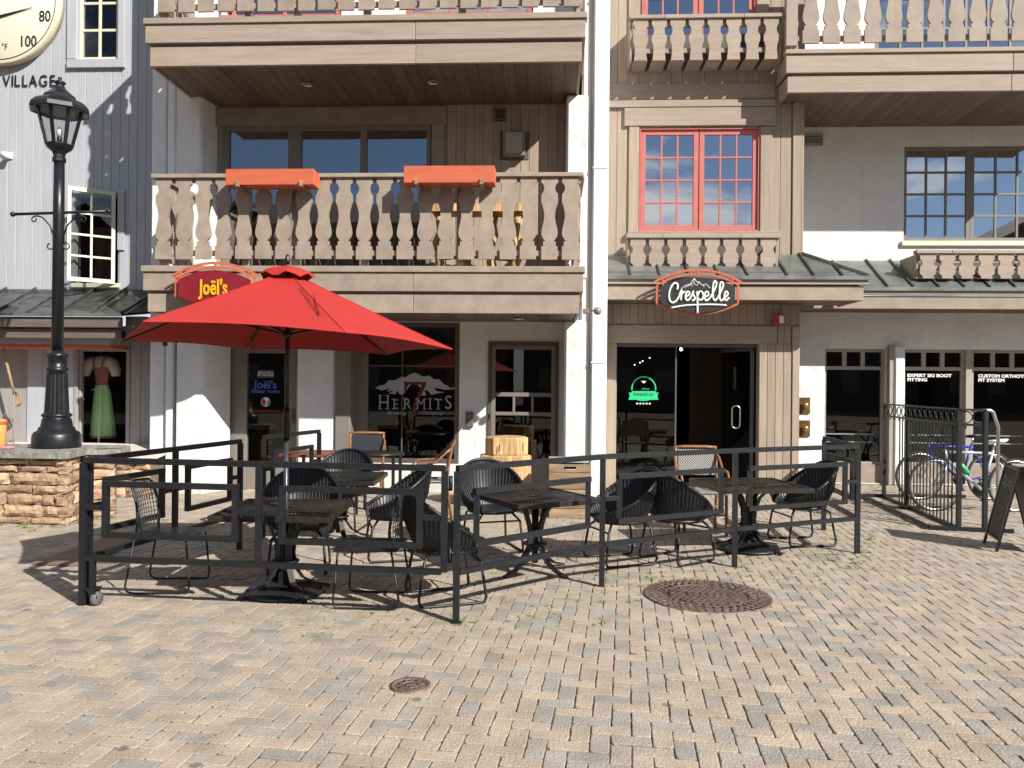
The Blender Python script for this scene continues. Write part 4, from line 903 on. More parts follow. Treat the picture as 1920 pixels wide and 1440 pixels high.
cafe_table('square steel table in front, pierced by the red umbrella pole', T1, rad(3), ring=True, base_rot=rad(38))
cafe_table('square steel table behind the umbrella table', T2, rad(3), base_rot=rad(30))
cafe_table('square steel table turned corner first, in the middle of the enclosure', T3, rad(33), s=.82, base_rot=rad(15))
cafe_table('square steel table at the right end, before the chevron backed chair', T4, rad(10), ring=True, base_rot=rad(35), s=.9)
G1 = 'black wicker tub chairs at the cafe tables'
tub_chair(label='wicker tub chair behind the second table, its ribbed back catching the sun', loc=dep(642, 8.75), rz=facing(-.1,-1), grp=G1)
tub_chair(label='wicker tub chair between the umbrella table and the table behind it', loc=dep(566, 6.82), rz=facing(.15,-1), grp=G1)
tub_chair(label='wicker tub chair right of the second table, seen from the side facing left', loc=dep(742, 7.35), rz=facing(-1,-.25), grp=G1)
tub_chair(label='wicker tub chair just behind the front corner post of the railing, back to the left', loc=dep(838, 5.95), rz=facing(1,.35), grp=G1)
tub_chair(label='wicker tub chair left of the middle table, below the log stumps', loc=dep(925, 7.75), rz=facing(.35,-1), grp=G1)
tub_chair(label='wicker tub chair right of the middle table, facing left', loc=dep(1165, 7.25), rz=facing(-1,-.35), grp=G1)
tub_chair(label='wicker tub chair left of the right end table, back turned to the camera', loc=dep(1272, 7.35), rz=facing(.8,.6), grp=G1)
tub_chair(label='wicker tub chair at the far right of the enclosure, facing left', loc=dep(1505, 8.2), rz=facing(-1,-.15), grp=G1)
wire_chair('wire backed chair at the left side of the umbrella table, facing right', dep(326, 6.22), facing(1,.05), 'wire backed chairs at the umbrella table')
wire_chair('wire backed chair at the right side of the umbrella table, facing left', dep(697, 5.86), facing(-1,.05), 'wire backed chairs at the umbrella table')
G2 = 'bistro chairs with bamboo frames'
bistro_chair('bistro chair with grey chevron weave before the glass entrance', dep(1316, 8.75), facing(0,-1), MCHEV, G2)
bistro_chair('bistro chair seen from the side, brown frame before the brewery window', dep(806, 9.5), facing(-1,-.1), MCHEV, G2)
bistro_chair('bistro chair with a dark canvas back below the brewery window', dep(686, 10.7), facing(.1,-1), MCANV, G2)
def wood_table(label, loc, rz, w, d, h, mt, rnd_=False, cat='table'):
    t = thing('wooden_cafe_table' if not rnd_ else 'round_cafe_table', label, 'table', loc, rz)
    if rnd_: MB().lathe([(.0001,h-.03),(w/2,h-.03),(w/2,h),(.0001,h)], seg=28).build('tabletop', mt, t)
    else: MB().box(-w/2,w/2,-d/2,d/2,h-.035,h,.005).build('tabletop', mt, t)
    for sx in (-1,1):
        for sy in (-1,1): MB().bar((sx*w*.36,sy*(d or w)*.36,0),(sx*w*.36,sy*(d or w)*.36,h-.035),.035).build('leg', MBAMBOO if not rnd_ else MBLK, t)
    return t
wood_table('small table with a reddish wooden top before the locker room door', dep(600, 9.6), 0, .75, .7, .76, mat('reddish_wood_top', (.22,.075,.035), .4, nscale=4, stretch=(.5,1,4), namt=.2))
wood_table('round black table below the brewery window', dep(712, 9.9), 0, .62, .62, .74, MTTOP, True)
# ---------------------------------------------------------------- red umbrella
um = thing('patio_umbrella', 'open red market umbrella rising through the front table', 'umbrella', T1.to_tuple())
uc = T1.copy(); RR = 1.25; zc6 = {2:1.860, 62:1.853, 122:1.885, 182:1.893, 242:1.965, 302:1.913}
ap = Vector((uc.x-.005, uc.y, 2.44)); corners = []
for a in (2,62,122,182,242,302):
    v = RIGHT*math.cos(rad(a)) + FWD*math.sin(rad(a)); corners.append(Vector((uc.x, uc.y, 0)) + v*RR + Vector((0,0,zc6[a])))
def canopy_pt(i, u, v):      # u across panel 0..1, v from the crown (0) to the rim (1)
    a, b = corners[i], corners[(i+1) % 6]; base = a.lerp(b, u); inw = math.sin(math.pi*u)
    base = base + (Vector((uc.x,uc.y,base.z))-base)*.035*inw + Vector((0,0,.022*inw))
    p = ap.lerp(base, v); p.z += -.006*math.sin(math.pi*v)*(1-.55*inw) - .014*inw*math.sin(math.pi*v); return p
nu, nv = 10, 12
for i in range(6):
    vs = [canopy_pt(i, u/nu, .10+.90*v/nv) for v in range(nv+1) for u in range(nu+1)]
    dn = [p - Vector((0,0,.003)) for p in vs]; k = len(vs); fs_ = []
    for v in range(nv):
        for u in range(nu):
            q = v*(nu+1)+u; fs_ += [(q,q+1,q+nu+2,q+nu+1), (k+q+nu+1,k+q+nu+2,k+q+1,k+q)]
    for u in range(nu): q = nv*(nu+1)+u; fs_.append((q,q+1,k+q+1,k+q))
    MB().add(vs+dn, fs_, True).build('canopy_panel', MREDCLOTH, um, world=True)
    c = corners[i]
    MB().tube([canopy_pt(i,0,.08+.9*t_/6) - Vector((0,0,.012)) for t_ in range(7)], .009, 6).build('rib', MIRON, um, world=True)
    MB().bar(canopy_pt(i,0,.55)-Vector((0,0,.02)), Vector((uc.x,uc.y,1.96)), .012, .016).build('strut', MIRON, um, world=True)
    m = MB(); m.tube([canopy_pt(i,0,.1+.9*t_/8)+Vector((0,0,.002)) for t_ in range(9)], .0035, 5); m.build('seam', MREDCLOTH, um, world=True)
m = MB(); ks = 24; vs = []
for r, z, wv in ((.03,.035,0),(.10,.02,.0),(.185,-.018,.012),(.20,-.045,.018)):
    for k in range(ks):
        a = 2*math.pi*k/ks; vs.append(ap + Vector((r*math.cos(a)*(1+.06*math.sin(5*a)), r*math.sin(a)*(1+.06*math.sin(5*a+1)), z + .002 + wv*math.sin(7*a+r*20))))
m.add(vs, [(i*ks+k, i*ks+(k+1)%ks, (i+1)*ks+(k+1)%ks, (i+1)*ks+k) for i in range(3) for k in range(ks)], True); m.build('crown_vent', MREDCLOTH, um, world=True)
MPOLE = mat('anthracite_pole', (.07,.08,.095), .35, .5, namt=.1)
MB().lathe([(.019,.03),(.019,1.18)], uc, 14).build('lower_pole', MPOLE, um, world=True)
MB().lathe([(.017,1.175),(.017,2.44)], uc, 14).build('upper_pole', MIRON, um, world=True)
MB().lathe([(.0215,1.16),(.027,1.20),(.030,1.28),(.027,1.36),(.0215,1.40)], uc, 14).build('crank_housing', MIRON, um, world=True)
MB().lathe([(.016,0),(.022,.015),(.022,.04),(.014,.055),(.014,.07),(.0001,.078)], ap+Vector((0,0,.05)), 14).build('finial', MIRON, um, world=True)
MB().lathe([(.03,1.93),(.04,1.94),(.04,1.97),(.03,1.98)], uc, 12).build('runner_hub', MIRON, um, world=True)
m = MB(); c0 = canopy_pt(4,.98,.36) + Vector((.03,-.02,.015)); ch = []
tp = at(600,567,canopy_pt(4,.9,.4).y)
p0_, p1_, p2_ = canopy_pt(5,.0,.34), canopy_pt(4,.93,.78), canopy_pt(5,.03,.42)
for (pa, pb) in ((p0_+Vector((-.03,0,.02)), p1_+Vector((0,-.006,.012))), (p1_+Vector((0,-.006,.012)), p2_+Vector((.02,-.01,.015)))):
    for k in range(13):
        q0 = pa.lerp(pb, k/13); q1 = pa.lerp(pb, (k+.75)/13); m.bar(q0, q1, .007, .004)
m.build('cord', mat('dark_red_cord', (.22,.01,.012), .7, namt=0), um, world=True)
# ---------------------------------------------------------------- street lamp on the stone planter
zcap = .82; lp = gnd(106, 839, zcap); ld = (lp-EYE).dot(FWD); pxm = ld/F
lam = thing('street_lamp', 'black cast iron street lamp with an eight sided lantern, standing on the stone planter', 'street lamp', (lp.x, lp.y, zcap))
def zp(y): return (838 - y)*pxm
m = MB(); m.lathe([(41*pxm,0),(42*pxm,.02),(41*pxm,zp(815)),(38*pxm,zp(809)),(32*pxm,zp(806)),(30*pxm,zp(800)),(27*pxm,zp(798)),(25*pxm,zp(785))], seg=28); m.build('base', MIRON, lam)
m = MB(); m.lathe([(25*pxm,zp(785)),(23.5*pxm,zp(783)),(22.5*pxm,zp(782)),(26*pxm,zp(779)),(26*pxm,zp(776)),(22*pxm,zp(773))], seg=28); m.build('base_collar', MIRON, lam)
m = MB(); fl = []
for y, r in ((773,21),(700,17.5)): fl.append((r*pxm, zp(y)))
n_ = 40; vs = []
for r, z in fl:
    for k in range(n_): a = 2*math.pi*k/n_; vs.append((r*(1-.06*(k % 2))*math.cos(a), r*(1-.06*(k % 2))*math.sin(a), z))
m.add(vs, [(k,(k+1)%n_,n_+(k+1)%n_,n_+k) for k in range(n_)]); m.build('fluted_shaft', MIRON, lam)
m = MB(); m.lathe([(17*pxm,zp(700)),(17*pxm,zp(696)),(19*pxm,zp(693)),(19*pxm,zp(690)),(16*pxm,zp(688)),(16*pxm,zp(670)),(18.5*pxm,zp(668)),(18.5*pxm,zp(663)),(13*pxm,zp(660)),(10.6*pxm,zp(656))], seg=24); m.build('shaft_collar', MIRON, lam)
m = MB(); m.lathe([(10.2*pxm,zp(657)),(9.8*pxm,zp(400)),(9.2*pxm,zp(303))], seg=20); m.build('pole', MIRON, lam)
m = MB(); m.lathe([(9.2*pxm,zp(304)),(12.5*pxm,zp(302)),(12.5*pxm,zp(297)),(10.5*pxm,zp(294)),(10.5*pxm,zp(290)),(13*pxm,zp(284)),(22*pxm,zp(277)),(25*pxm,zp(272)),(24*pxm,zp(270))], seg=8, smooth=False, rot=rad(10)); m.build('lantern_base', MIRON, lam)
for k in range(8):
    a = rad(10)+math.pi/4*k; m = MB(); m.bar((23*pxm*math.cos(a),23*pxm*math.sin(a),zp(271)),(39*pxm*math.cos(a),39*pxm*math.sin(a),zp(205)),.030,.022); m.build('lantern_bar', MIRON, lam)
    b_ = a+math.pi/4; p = MB(); p.quad((22*pxm*math.cos(a),22*pxm*math.sin(a),zp(270)),(22*pxm*math.cos(b_),22*pxm*math.sin(b_),zp(270)),(38*pxm*math.cos(b_),38*pxm*math.sin(b_),zp(206)),(38*pxm*math.cos(a),38*pxm*math.sin(a),zp(206))); p.build('lantern_pane', MGLAN, lam) if k else None
m = MB(); m.lathe([(38*pxm,zp(208)),(50*pxm,zp(211)),(53*pxm,zp(209)),(51*pxm,zp(201)),(44*pxm,zp(193)),(38*pxm,zp(189)),(30*pxm,zp(186)),(27*pxm,zp(180)),(18*pxm,zp(173)),(10*pxm,zp(165)),(7*pxm,zp(158))], seg=8, smooth=False, rot=rad(10)); m.build('lantern_roof', MIRON, lam)
m = MB(); m.lathe([(6*pxm,zp(160)),(5.5*pxm,zp(158)),(9.5*pxm,zp(156)),(9.5*pxm,zp(153)),(4*pxm,zp(150)),(2.6*pxm,zp(148)),(4*pxm,zp(146)),(2*pxm,zp(143.5)),(.0001,zp(142.5))], seg=14); m.build('finial', MIRON, lam)
m = MB(); m.lathe([(.028,zp(271)),(.028,zp(258)),(.022,zp(256))], seg=12); m.build('bulb_socket', MIRON, lam); m = MB(); m.lathe([(.02,zp(256)),(.03,zp(250)),(.03,zp(243)),(.0001,zp(236))], seg=12); m.build('bulb', MPIPE, lam)
m = MB(); za = zp(398); L1, L2 = 89*pxm, 96*pxm
ay = lambda t_: (t_, 0, za + .0095*t_*3)
m.tube([ay(-L1), ay(L2)], .017, 8); m.ball(ay(-L1), .030); m.ball(ay(L2), .032); m.build('cross_arm', MIRON, lam)
for s in (-1,1):
    m = MB(); pts = []
    for k in range(11): a = math.pi*1.35*k/10; pts.append((s*(.075-.055*math.cos(a)*.5+.0), 0, za-.335+.05*math.sin(-a)))
    pts = [(s*.16,0,za-.30)] if False else []
    for k in range(9): a = rad(200-k*32); pts.append((s*(.115+.042*math.cos(a)*(1-.04*k)), 0, za-.325+.042*math.sin(a)*(1-.04*k)))
    m.tube([(s*.062,0,za-.36),(s*.064,0,za-.26),(s*.10,0,za-.15),(s*.19,0,za-.055),(s*.25,0,za-.035),(s*.29,0,za-.04)], .009, 6)
    sc2 = [];
    for k in range(9): a = rad(90-k*38); sc2.append((s*(.29+.035*math.cos(a)*(1-.05*k)), 0, za-.075+.035*math.sin(a)*(1-.05*k)))
    m.tube(sc2, .008, 6); m.tube([(s*.06,0,za-.36)] + [(s*(.095-.036*math.cos(rad(k*36))), 0, za-.385-.036*math.sin(rad(k*36))) for k in range(8)], .008, 6)
    m.build('scroll_bracket', MIRON, lam)
# ---------------------------------------------------------------- stone planter
MSTONE = mat('buff_sandstone', (.47,.335,.22), .85, nscale=7, namt=.34, alt=(.26,.15,.09), bump=.9, bscale=11, rnd=.32, bdist=.04)
MCAP = mat('weathered_concrete_cap', (.30,.29,.26), .9, nscale=9, namt=.35, bump=.7, bscale=30, bdist=.02)
pl = thing('stone_planter', 'rough sandstone planter wall with a grey concrete cap at the left', 'planter', (-6.5, 8.8, 0))
c2_ = gnd(125, 985); c3_ = gnd(150, 972); g4 = gnd(222, 838, zcap); c4_ = Vector((g4.x-.03, g4.y-.02, 0)); c1_ = Vector((-10.5, c2_.y+.15, 0)); YBK = dep(100, 9.66).y
path = [c1_, c2_, c3_ + Vector((.02,0,0)), c4_]
core = MB().prism([(c1_.x, c1_.y+.06), (c2_.x-.02, c2_.y+.06), (c3_.x-.06, c3_.y+.1), (c4_.x-.08, c4_.y+.02), (c4_.x-.1, YBK-.05), (c1_.x, YBK-.05)], lambda a,b,d: Vector((a,b,d)), 0, zcap-.10)
core.build('mortar_core', mat('dark_mortar', (.13,.10,.075), .95, namt=.2, bump=.5), pl, world=True)  # dark brown mortar behind the stones
rs = random.Random(21); zrow = 0.0; rows = []
while zrow < zcap-.10:
    hh_ = rs.choice([.06,.08,.10,.13,.17]); 
    if zrow + hh_ > zcap-.14: hh_ = zcap-.095-zrow
    rows.append((zrow, zrow+hh_)); zrow += hh_
def stone(a, b, z0, z1_, out, pr):
    d = (b-a).normalized(); L = (b-a).length; nrm = Vector((d.y, -d.x, 0)); m = MB(); nx, nz = max(3, int(L/.07)), 3
    J = lambda s: rs.uniform(-s, s); vs = []
    for k in range(nz+1):
        for i in range(nx+1):
            e = (i in (0,nx)) or (k in (0,nz)); u, v = i/nx, k/nz
            p = a + d*(L*u) + Vector((0,0,z0+(z1_-z0)*v)) + nrm*((pr - (.022 if e else 0)) + J(.010))
            if e: p += d*(J(.014)+ (.007 if i == 0 else -.007 if i == nx else 0)) + Vector((0,0,J(.011) + (.004 if k == 0 else -.004 if k == nz else 0)))
            vs.append(p)
    nF = len(vs); vs += [p - nrm*.09 for p in vs]; fs_ = []
    w_ = nx+1
    for k in range(nz):
        for i in range(nx): q = k*w_+i; fs_.append((q,q+1,q+w_+1,q+w_))
    bd = [i for i in range(nx)] + [nx + k*w_ for k in range(nz)] + [nz*w_+nx-i for i in range(nx)] + [(nz-k)*w_ for k in range(nz)]
    for i, q in enumerate(bd): r_ = bd[(i+1) % len(bd)]; fs_.append((q, r_, nF+r_, nF+q))
    m.add(vs, fs_); return m.build('stone', MSTONE, pl, world=True)
for a, b in zip(path, path[1:]):
    L = (b-a).length; d = (b-a).normalized(); st_ = max(0, L-3.2) if a is c1_ else 0
    for (z0, z1_) in rows:
        s = st_ - rs.uniform(0,.1) if st_ else 0
        while s < L-.01:
            w_ = rs.uniform(.10,.62)*(1.25 if z1_-z0 > .1 else .85); e = min(s+w_, L)
            if L - e < .09: e = L
            if z1_-z0 > .15 and rs.random() < .4:
                zm = z0+(z1_-z0)*rs.uniform(.4,.6); stone(a+d*s, a+d*e, z0, zm, 0, rs.uniform(0,.03)); stone(a+d*s, a+d*e, zm, z1_, 0, rs.uniform(0,.03))
            else: stone(a+d*s, a+d*e, z0, z1_, 0, rs.uniform(0,.035))
            s = e
m = MB()
poly = [(c1_.x, c1_.y-.07), (c2_.x-.05, c2_.y-.07), (c2_.x+.05, c2_.y-.04), (c3_.x+.07, c3_.y-.0), (g4.x+.04, g4.y-.03), (g4.x+.02, YBK), (c1_.x, YBK)]
nseg = []
for (p, q) in zip(poly, poly[1:]+poly[:1]):
    k = max(1, int(math.hypot(q[0]-p[0], q[1]-p[1])/.09))
    for i in range(k): nseg.append((p[0]+(q[0]-p[0])*i/k + rs.uniform(-.006,.006), p[1]+(q[1]-p[1])*i/k + rs.uniform(-.008,.008)))
m.prism(nseg, lambda a,b,d: Vector((a,b,d)), zcap-.085, zcap-.012)
m.prism([(a, b+(.012 if b < 9 else -.012)) for a, b in nseg], lambda a,b,d: Vector((a,b,d)), zcap-.0121, zcap); m.build('cap', MCAP, pl, world=True)
# stone plinth below the shop window
zpl = .50; YPL = 10.62; xpr = X(276, 900, YPL)
MB().box(-10.5, xpr-.06, YPL+.05, YS-.001, 0, zpl-.02).build('plinth_core', MSAND, GB, world=True)
for (z0, z1_) in ((0,.14),(.14,.24),(.24,.38),(.38,zpl)):
    s = -9.2
    while s < xpr-.01:
        e = min(s+rs.uniform(.16,.5), xpr); e = xpr if xpr-e < .09 else e
        o_ = stone(Vector((s,YPL,0)), Vector((e,YPL,0)), z0, z1_, 0, rs.uniform(0,.03)); o_.parent = GB; 
        o_.data.transform(WM[GB.name].inverted() @ WM[pl.name]); s = e
MB().add([(-10.5,YPL-.04,zpl),(xpr,YPL-.04,zpl),(xpr,YS-.002,.655),(-10.5,YS-.002,.655),(-10.5,YPL-.04,zpl-.03),(xpr,YPL-.04,zpl-.03),(xpr,YS-.002,.62),(-10.5,YS-.002,.62)], [(0,1,2,3),(7,6,5,4),(0,4,5,1),(1,5,6,2),(2,6,7,3),(3,7,4,0)]).build('sloping_sill', mat('pale_sill', (.6,.57,.50), .7, namt=.1), GB, world=True)
# ---------------------------------------------------------------- lettering helpers
DG = None
def text_mb(s, size, sx=1.0, bold=0.0, shear=0.0, depth=.004, align='CENTER', sp=1.0):
    cu_ = D.curves.new('lettering', 'FONT'); cu_.body = s; cu_.size = size; cu_.offset = bold; cu_.shear = shear; cu_.extrude = depth/2; cu_.align_x = align; cu_.space_character = sp; cu_.resolution_u = 3
    ob = D.objects.new('lettering', cu_); COL.objects.link(ob); bpy.context.view_layer.update()
    ev = ob.evaluated_get(bpy.context.evaluated_depsgraph_get()); me = ev.to_mesh(); m = MB()
    m.add([Vector((v.co.x*sx, v.co.z, v.co.y)) for v in me.vertices], [list(p.vertices) for p in me.polygons])
    ev.to_mesh_clear(); D.objects.remove(ob); D.curves.remove(cu_); return m
def off(m, v): m.v = [p + Vector(v) for p in m.v]; return m
def flat(s, p, size, mt, parent, name='lettering', **k):
    return off(text_mb(s, size, **k), p).build(name, mt, parent, world=True)
def stroke(m, pts, r, y0, pc, sc, seg=6, sub=5):
    # smooth curve through points given in pixels of a close-up, pc centre, sc metres per pixel
    P = [Vector(((x-pc[0])*sc, 0, -(y-pc[1])*sc)) for x, y in pts]; out = []
    for i in range(len(P)-1):
        a, b, c, d = P[max(i-1,0)], P[i], P[i+1], P[min(i+2,len(P)-1)]
        for k in range(sub):
            t = k/sub; out.append(.5*((2*b) + (c-a)*t + (2*a-5*b+4*c-d)*t*t + (3*b-a-3*c+d)*t**3) + Vector((0,y0,0)))
    out.append(P[-1]+Vector((0,y0,0))); m.tube(out, r, seg); return m
# ---------------------------------------------------------------- Crespelle sign
def oval_sign(cx, cy, Y, label, board_mat, ink_fn, frame_mat, sxy=1.0):
    c = at(cx, cy, Y); pm = ((c-EYE).dot(FWD))/F/4.8      # metres per close-up pixel
    t = thing('hanging_sign', label, 'sign', (c.x, Y, c.z)); pc = (900, 470)
    def W_(x, y): return ((x-pc[0])*pm, -(y-pc[1])*pm)
    top = [(578,385+0)] ; xs_ = [(570 + 660*i/20) for i in range(21)]
    arc_t = [(x, 312 + 85*((x-900)/330)**2) for x in xs_]; arc_b = [(x, 628 - 85*((x-900)/330)**2) for x in xs_[::-1]]
    poly = [W_(*q) for q in arc_t + arc_b]
    MB().prism(poly, lambda a,b,d: Vector((a,d,b)), -.02, .015).build('sign_board', board_mat, t)
    m = MB()
    fr = [(540,372),(538,545)] ; bot = [(538+ (1262-538)*i/20, 545+95*(1-((538+(1262-538)*i/20)-900)**2/362**2)) for i in range(21)]
    pts = [Vector((a, .03, b)) for a, b in [W_(x,y) for x, y in [(540,372)] + bot + [(1262,372)]]]
    for p_, q_ in zip(pts, pts[1:]): m.bar(p_, q_, .028, .030, up=(0,1,0))
    m.build('frame', frame_mat, t)
    for dy, e in ((0, 0), (38, 18)):
        m = MB(); L_ = [W_(505-e*.2 + (795+e*.4)*i/20, 360 - 118*(1-((i-10)/10)**2) + dy) for i in range(21)]
        L_ = L_ if dy == 0 else L_[1:-1]
        for a, b in zip(L_, L_[1:]): m.bar((a[0],.02,a[1]), (b[0],.02,b[1]), .028, .026, up=(0,1,0))
        m.build('arched_bar', frame_mat, t)
    for x, y in ((585,322),(900,246),(1210,320)): m = MB(); a = W_(x,y-6); b = W_(x+(6 if x<900 else -6 if x>900 else 0),y+62); m.bar((a[0],.012,a[1]),(b[0],.012,b[1]),.022,.022); m.build('strut', frame_mat, t)
    m = MB()
    m.bar((W_(620,400)[0],.03,W_(0,400)[1]),(W_(620,400)[0],.16,W_(0,400)[1]),.03); m.bar((W_(1180,400)[0],.03,W_(0,400)[1]),(W_(1180,400)[0],.16,W_(0,400)[1]),.03)
    m.build('bracket', frame_mat, t); ink_fn(t, pc, pm); return t
MSIGNB = mat('charcoal_sign_face', (.025,.025,.028), .45, namt=.1); MORF = mat('orange_red_sign_metal', (.56,.14,.07), .45, namt=.1)
MSIGNR = mat('crimson_sign_face', (.22,.008,.018), .5, namt=.12); MYEL = mat('golden_yellow_letter', (.80,.42,.01), .45, namt=.05)
MWLET = mat('white_sign_letter', (.82,.82,.80), .4, namt=0)
def ink_crespelle(t, pc, pm):
    S_ = [[(712,425),(719,390),(702,366),(676,378),(652,420),(642,470),(648,520),(674,543),(704,528),(728,492)],[(728,492),(742,450),(752,428),(750,470),(747,520)],[(748,480),(764,452),(786,444)],
     [(784,492),(812,478),(824,456),(808,443),(792,462),(788,500),(804,522),(828,506)],[(828,506),(846,470),(858,440),(856,468),(870,496),(866,518),(846,522)],
     [(890,440),(893,500),(895,560),(897,636)],[(893,480),(912,444),(936,448),(946,482),(932,516),(902,512)],[(950,495),(984,480),(992,458),(976,443),(960,460),(957,500),(973,523),(1004,502)],
     [(1004,502),(1042,430),(1062,376),(1052,350),(1036,364),(1029,430),(1034,500),(1052,521),(1074,498)],[(1074,498),(1106,430),(1122,380),(1110,357),(1095,374),(1089,440),(1092,505),(1109,523),(1130,502)],
     [(1130,496),(1154,481),(1164,457),(1150,441),(1136,458),(1132,498),(1148,521),(1176,496)]]
    for s in S_: stroke(MB(), s, 9.2*pm, -.028, pc, pm).build('letter_stroke', MWLET, t)
    for s in ([(662,589),(780,568),(895,561)],[(895,561),(1030,558),(1152,564)]): stroke(MB(), s, 8*pm, -.028, pc, pm).build('underline', MWLET, t)
    m = MB()
    for s in ([(745,425),(770,400),(793,384),(828,376)],[(828,376),(846,348),(868,325)],[(868,325),(890,358),(905,352)],[(905,352),(920,366),(935,386)],[(935,386),(952,378),(970,374)],[(970,374),(990,394),(1008,412)],[(868,325),(862,350),(862,366),(882,384)],[(780,412),(800,394),(822,388)],[(822,388),(840,372),(856,372)],[(912,356),(900,374),(884,390)],[(838,380),(850,398)],[(940,384),(958,398)]):
        stroke(m, s, 2.8*pm, -.024, pc, pm, sub=2)
    m.build('mountain_outline', MWLET, t)
oval_sign(1308, 553, YFA-.17, 'black oval sign with the white script word Crespelle above the glass entrance', MSIGNB, ink_crespelle, MORF)
def ink_joel(t, pc, pm):
    off(text_mb("Joël's", .27, sx=.58, bold=.005, depth=.02, sp=1.08), (0,-.03,-.085)).build('lettering', MYEL, t)
oval_sign(402, 540, YB-.17, "dark red oval sign with yellow Joël's lettering, partly behind the red umbrella", MSIGNR, ink_joel, MORF)
# ---------------------------------------------------------------- orange flower boxes on the lower railing
def flower_box(px0, px1, pyt, pyb, label):
    Y = YB-.28; a, b = at(px0, pyt, Y), at(px1, pyb, Y); w = b.x-a.x; h = a.z-b.z
    t = thing('flower_box', label, 'flower box', ((a.x+b.x)/2, Y, b.z), 0, 'orange flower boxes on the lower balcony rail')
    MB().box(-w/2,w/2,0,.02,0,h,.003).build('front_board', MORANGE, t); MB().box(-w/2,w/2,.24,.26,0,h+.01,.003).build('back_board', MORANGE, t)
    for s in (-1,1): MB().box(s*(w/2-.011)-.011,s*(w/2-.011)+.011,.0205,.2395,.0,h-.005,.003).build('end_board', MORANGE, t)
    MB().box(-w/2+.023,w/2-.023,.021,.239,.01,.03).build('bottom_board', MORANGE, t); MB().box(-w/2+.023,w/2-.023,.021,.239,h-.05,h-.03).build('soil', MSAND, t)
    for s in (-.36,.36):
        m = MB(); m.box(s*w-.02,s*w+.02,-.03,.29,-.022,-.002); m.box(s*w-.02,s*w+.02,-.03,-.003,-.002,.045); m.build('support_bracket', MCRATE, t)
flower_box(423, 588, 317, 346, 'orange flower box hooked on the lower balcony rail, the left one of two')
flower_box(757, 927, 311, 342, 'orange flower box hooked on the lower balcony rail, the right one of two')
# ---------------------------------------------------------------- thermometer and VILLAGE letters
MCREAMF = mat('cream_dial', (.80,.74,.58), .5, namt=.02); MGOLD = mat('cream_dial_rim', (.66,.60,.44), .5, namt=.05)
Yt = YG-.14; ec = at(115, 30, Yt); bt = at(20, 122, Yt); rt = at(-3,30,Yt).x
cx_ = at(5, 0, Yt); Rr_ = ec.x - at(-3,30,Yt).x
# circle through the right edge and the bottom of the dial seen in the photograph
Rd = .94; cd = Vector((ec.x-Rd, Yt, at(100,40,Yt).z+.20)); cd = Vector((at(2,0,Yt).x-.02, Yt, at(0,120,Yt).z+Rd)); Rd2 = Rd
def dial():
    t = thing('wall_thermometer', 'big round cream thermometer dial marked 80 and 100 on the grey wall', 'thermometer', (cd.x, Yt, cd.z))
    m = MB(); m.lathe([(.0001,0),(Rd-.03,0),(Rd,.02),(Rd,.11),(.0001,.11)], seg=64); m.xf(Matrix.Rotation(rad(-90),4,'X')); m.v = [Vector((p.x, p.y+.0, p.z)) for p in m.v]; m.build('dial', MCREAMF, t)
    m = MB(); m.lathe([(Rd-.022,-.012),(Rd+.004,-.012),(Rd+.004,.12),(Rd-.006,.12)], seg=64, cap=False); m.xf(Matrix.Rotation(rad(-90),4,'X')); m.build('rim', MGOLD, t)
    m = MB(); m.lathe([(Rd-.075,-.004),(Rd-.062,-.004),(Rd-.062,-.001),(Rd-.075,-.001)], seg=64, cap=False); m.xf(Matrix.Rotation(rad(-90),4,'X')); m.build('ring_line', MBLKP, t)
    return t
MBLKP = mat('black_paint_print', (.02,.02,.022), .5, namt=0)
td = dial()
# seat the dial so that its right edge and lowest point stand where they do in the photograph
def put(px, py, s, size, mt, par, Y, **k):
    p = at(px, py, Y); return flat(s, (p.x, Y, p.z), size, mt, par, **k)
put(84, 40, '80', .235, MBLKP, td, Yt-.004, sx=.8, bold=.003, depth=.004); put(52, 87, '100', .235, MBLKP, td, Yt-.004, sx=.8, bold=.003, depth=.004); put(5, 93, '°', .13, MBLKP, td, Yt-.004, sx=.8, depth=.004); put(11, 93, 'F', .13, MBLKP, td, Yt-.004, sx=.8, depth=.004)
m = MB(); a = at(61,13,Yt-.02); b = at(-60,47,Yt-.02); dn_ = (b-a).normalized(); nn = Vector((-dn_.z,0,dn_.x))*.035
m.add([a, b+nn, b-nn, a+Vector((0,.012,0)), b+nn+Vector((0,.012,0)), b-nn+Vector((0,.012,0))], [(0,1,2),(5,4,3),(0,3,4,1),(1,4,5,2),(2,5,3,0)]); m.build('pointer', MIRON, td, world=True)
p = at(0, 161, YG-.035); vl = thing('wall_lettering', 'dark metal letters reading VILLAGE on the grey wall below the thermometer', 'sign', (p.x, YG-.035, p.z))
xq = [9,29,37,54,62,84,97]
for ch, px, w in zip('VILLAGE', (12, 23.5, 32, 46, 62, 81, 98), (1,)*7):
    q = at(px, 161.5, YG-.035); off(text_mb(ch, .25, sx=.80, depth=.018, bold=-.004), (q.x-p.x, -.0, q.z-p.z)).build('letter', MIRON, vl)
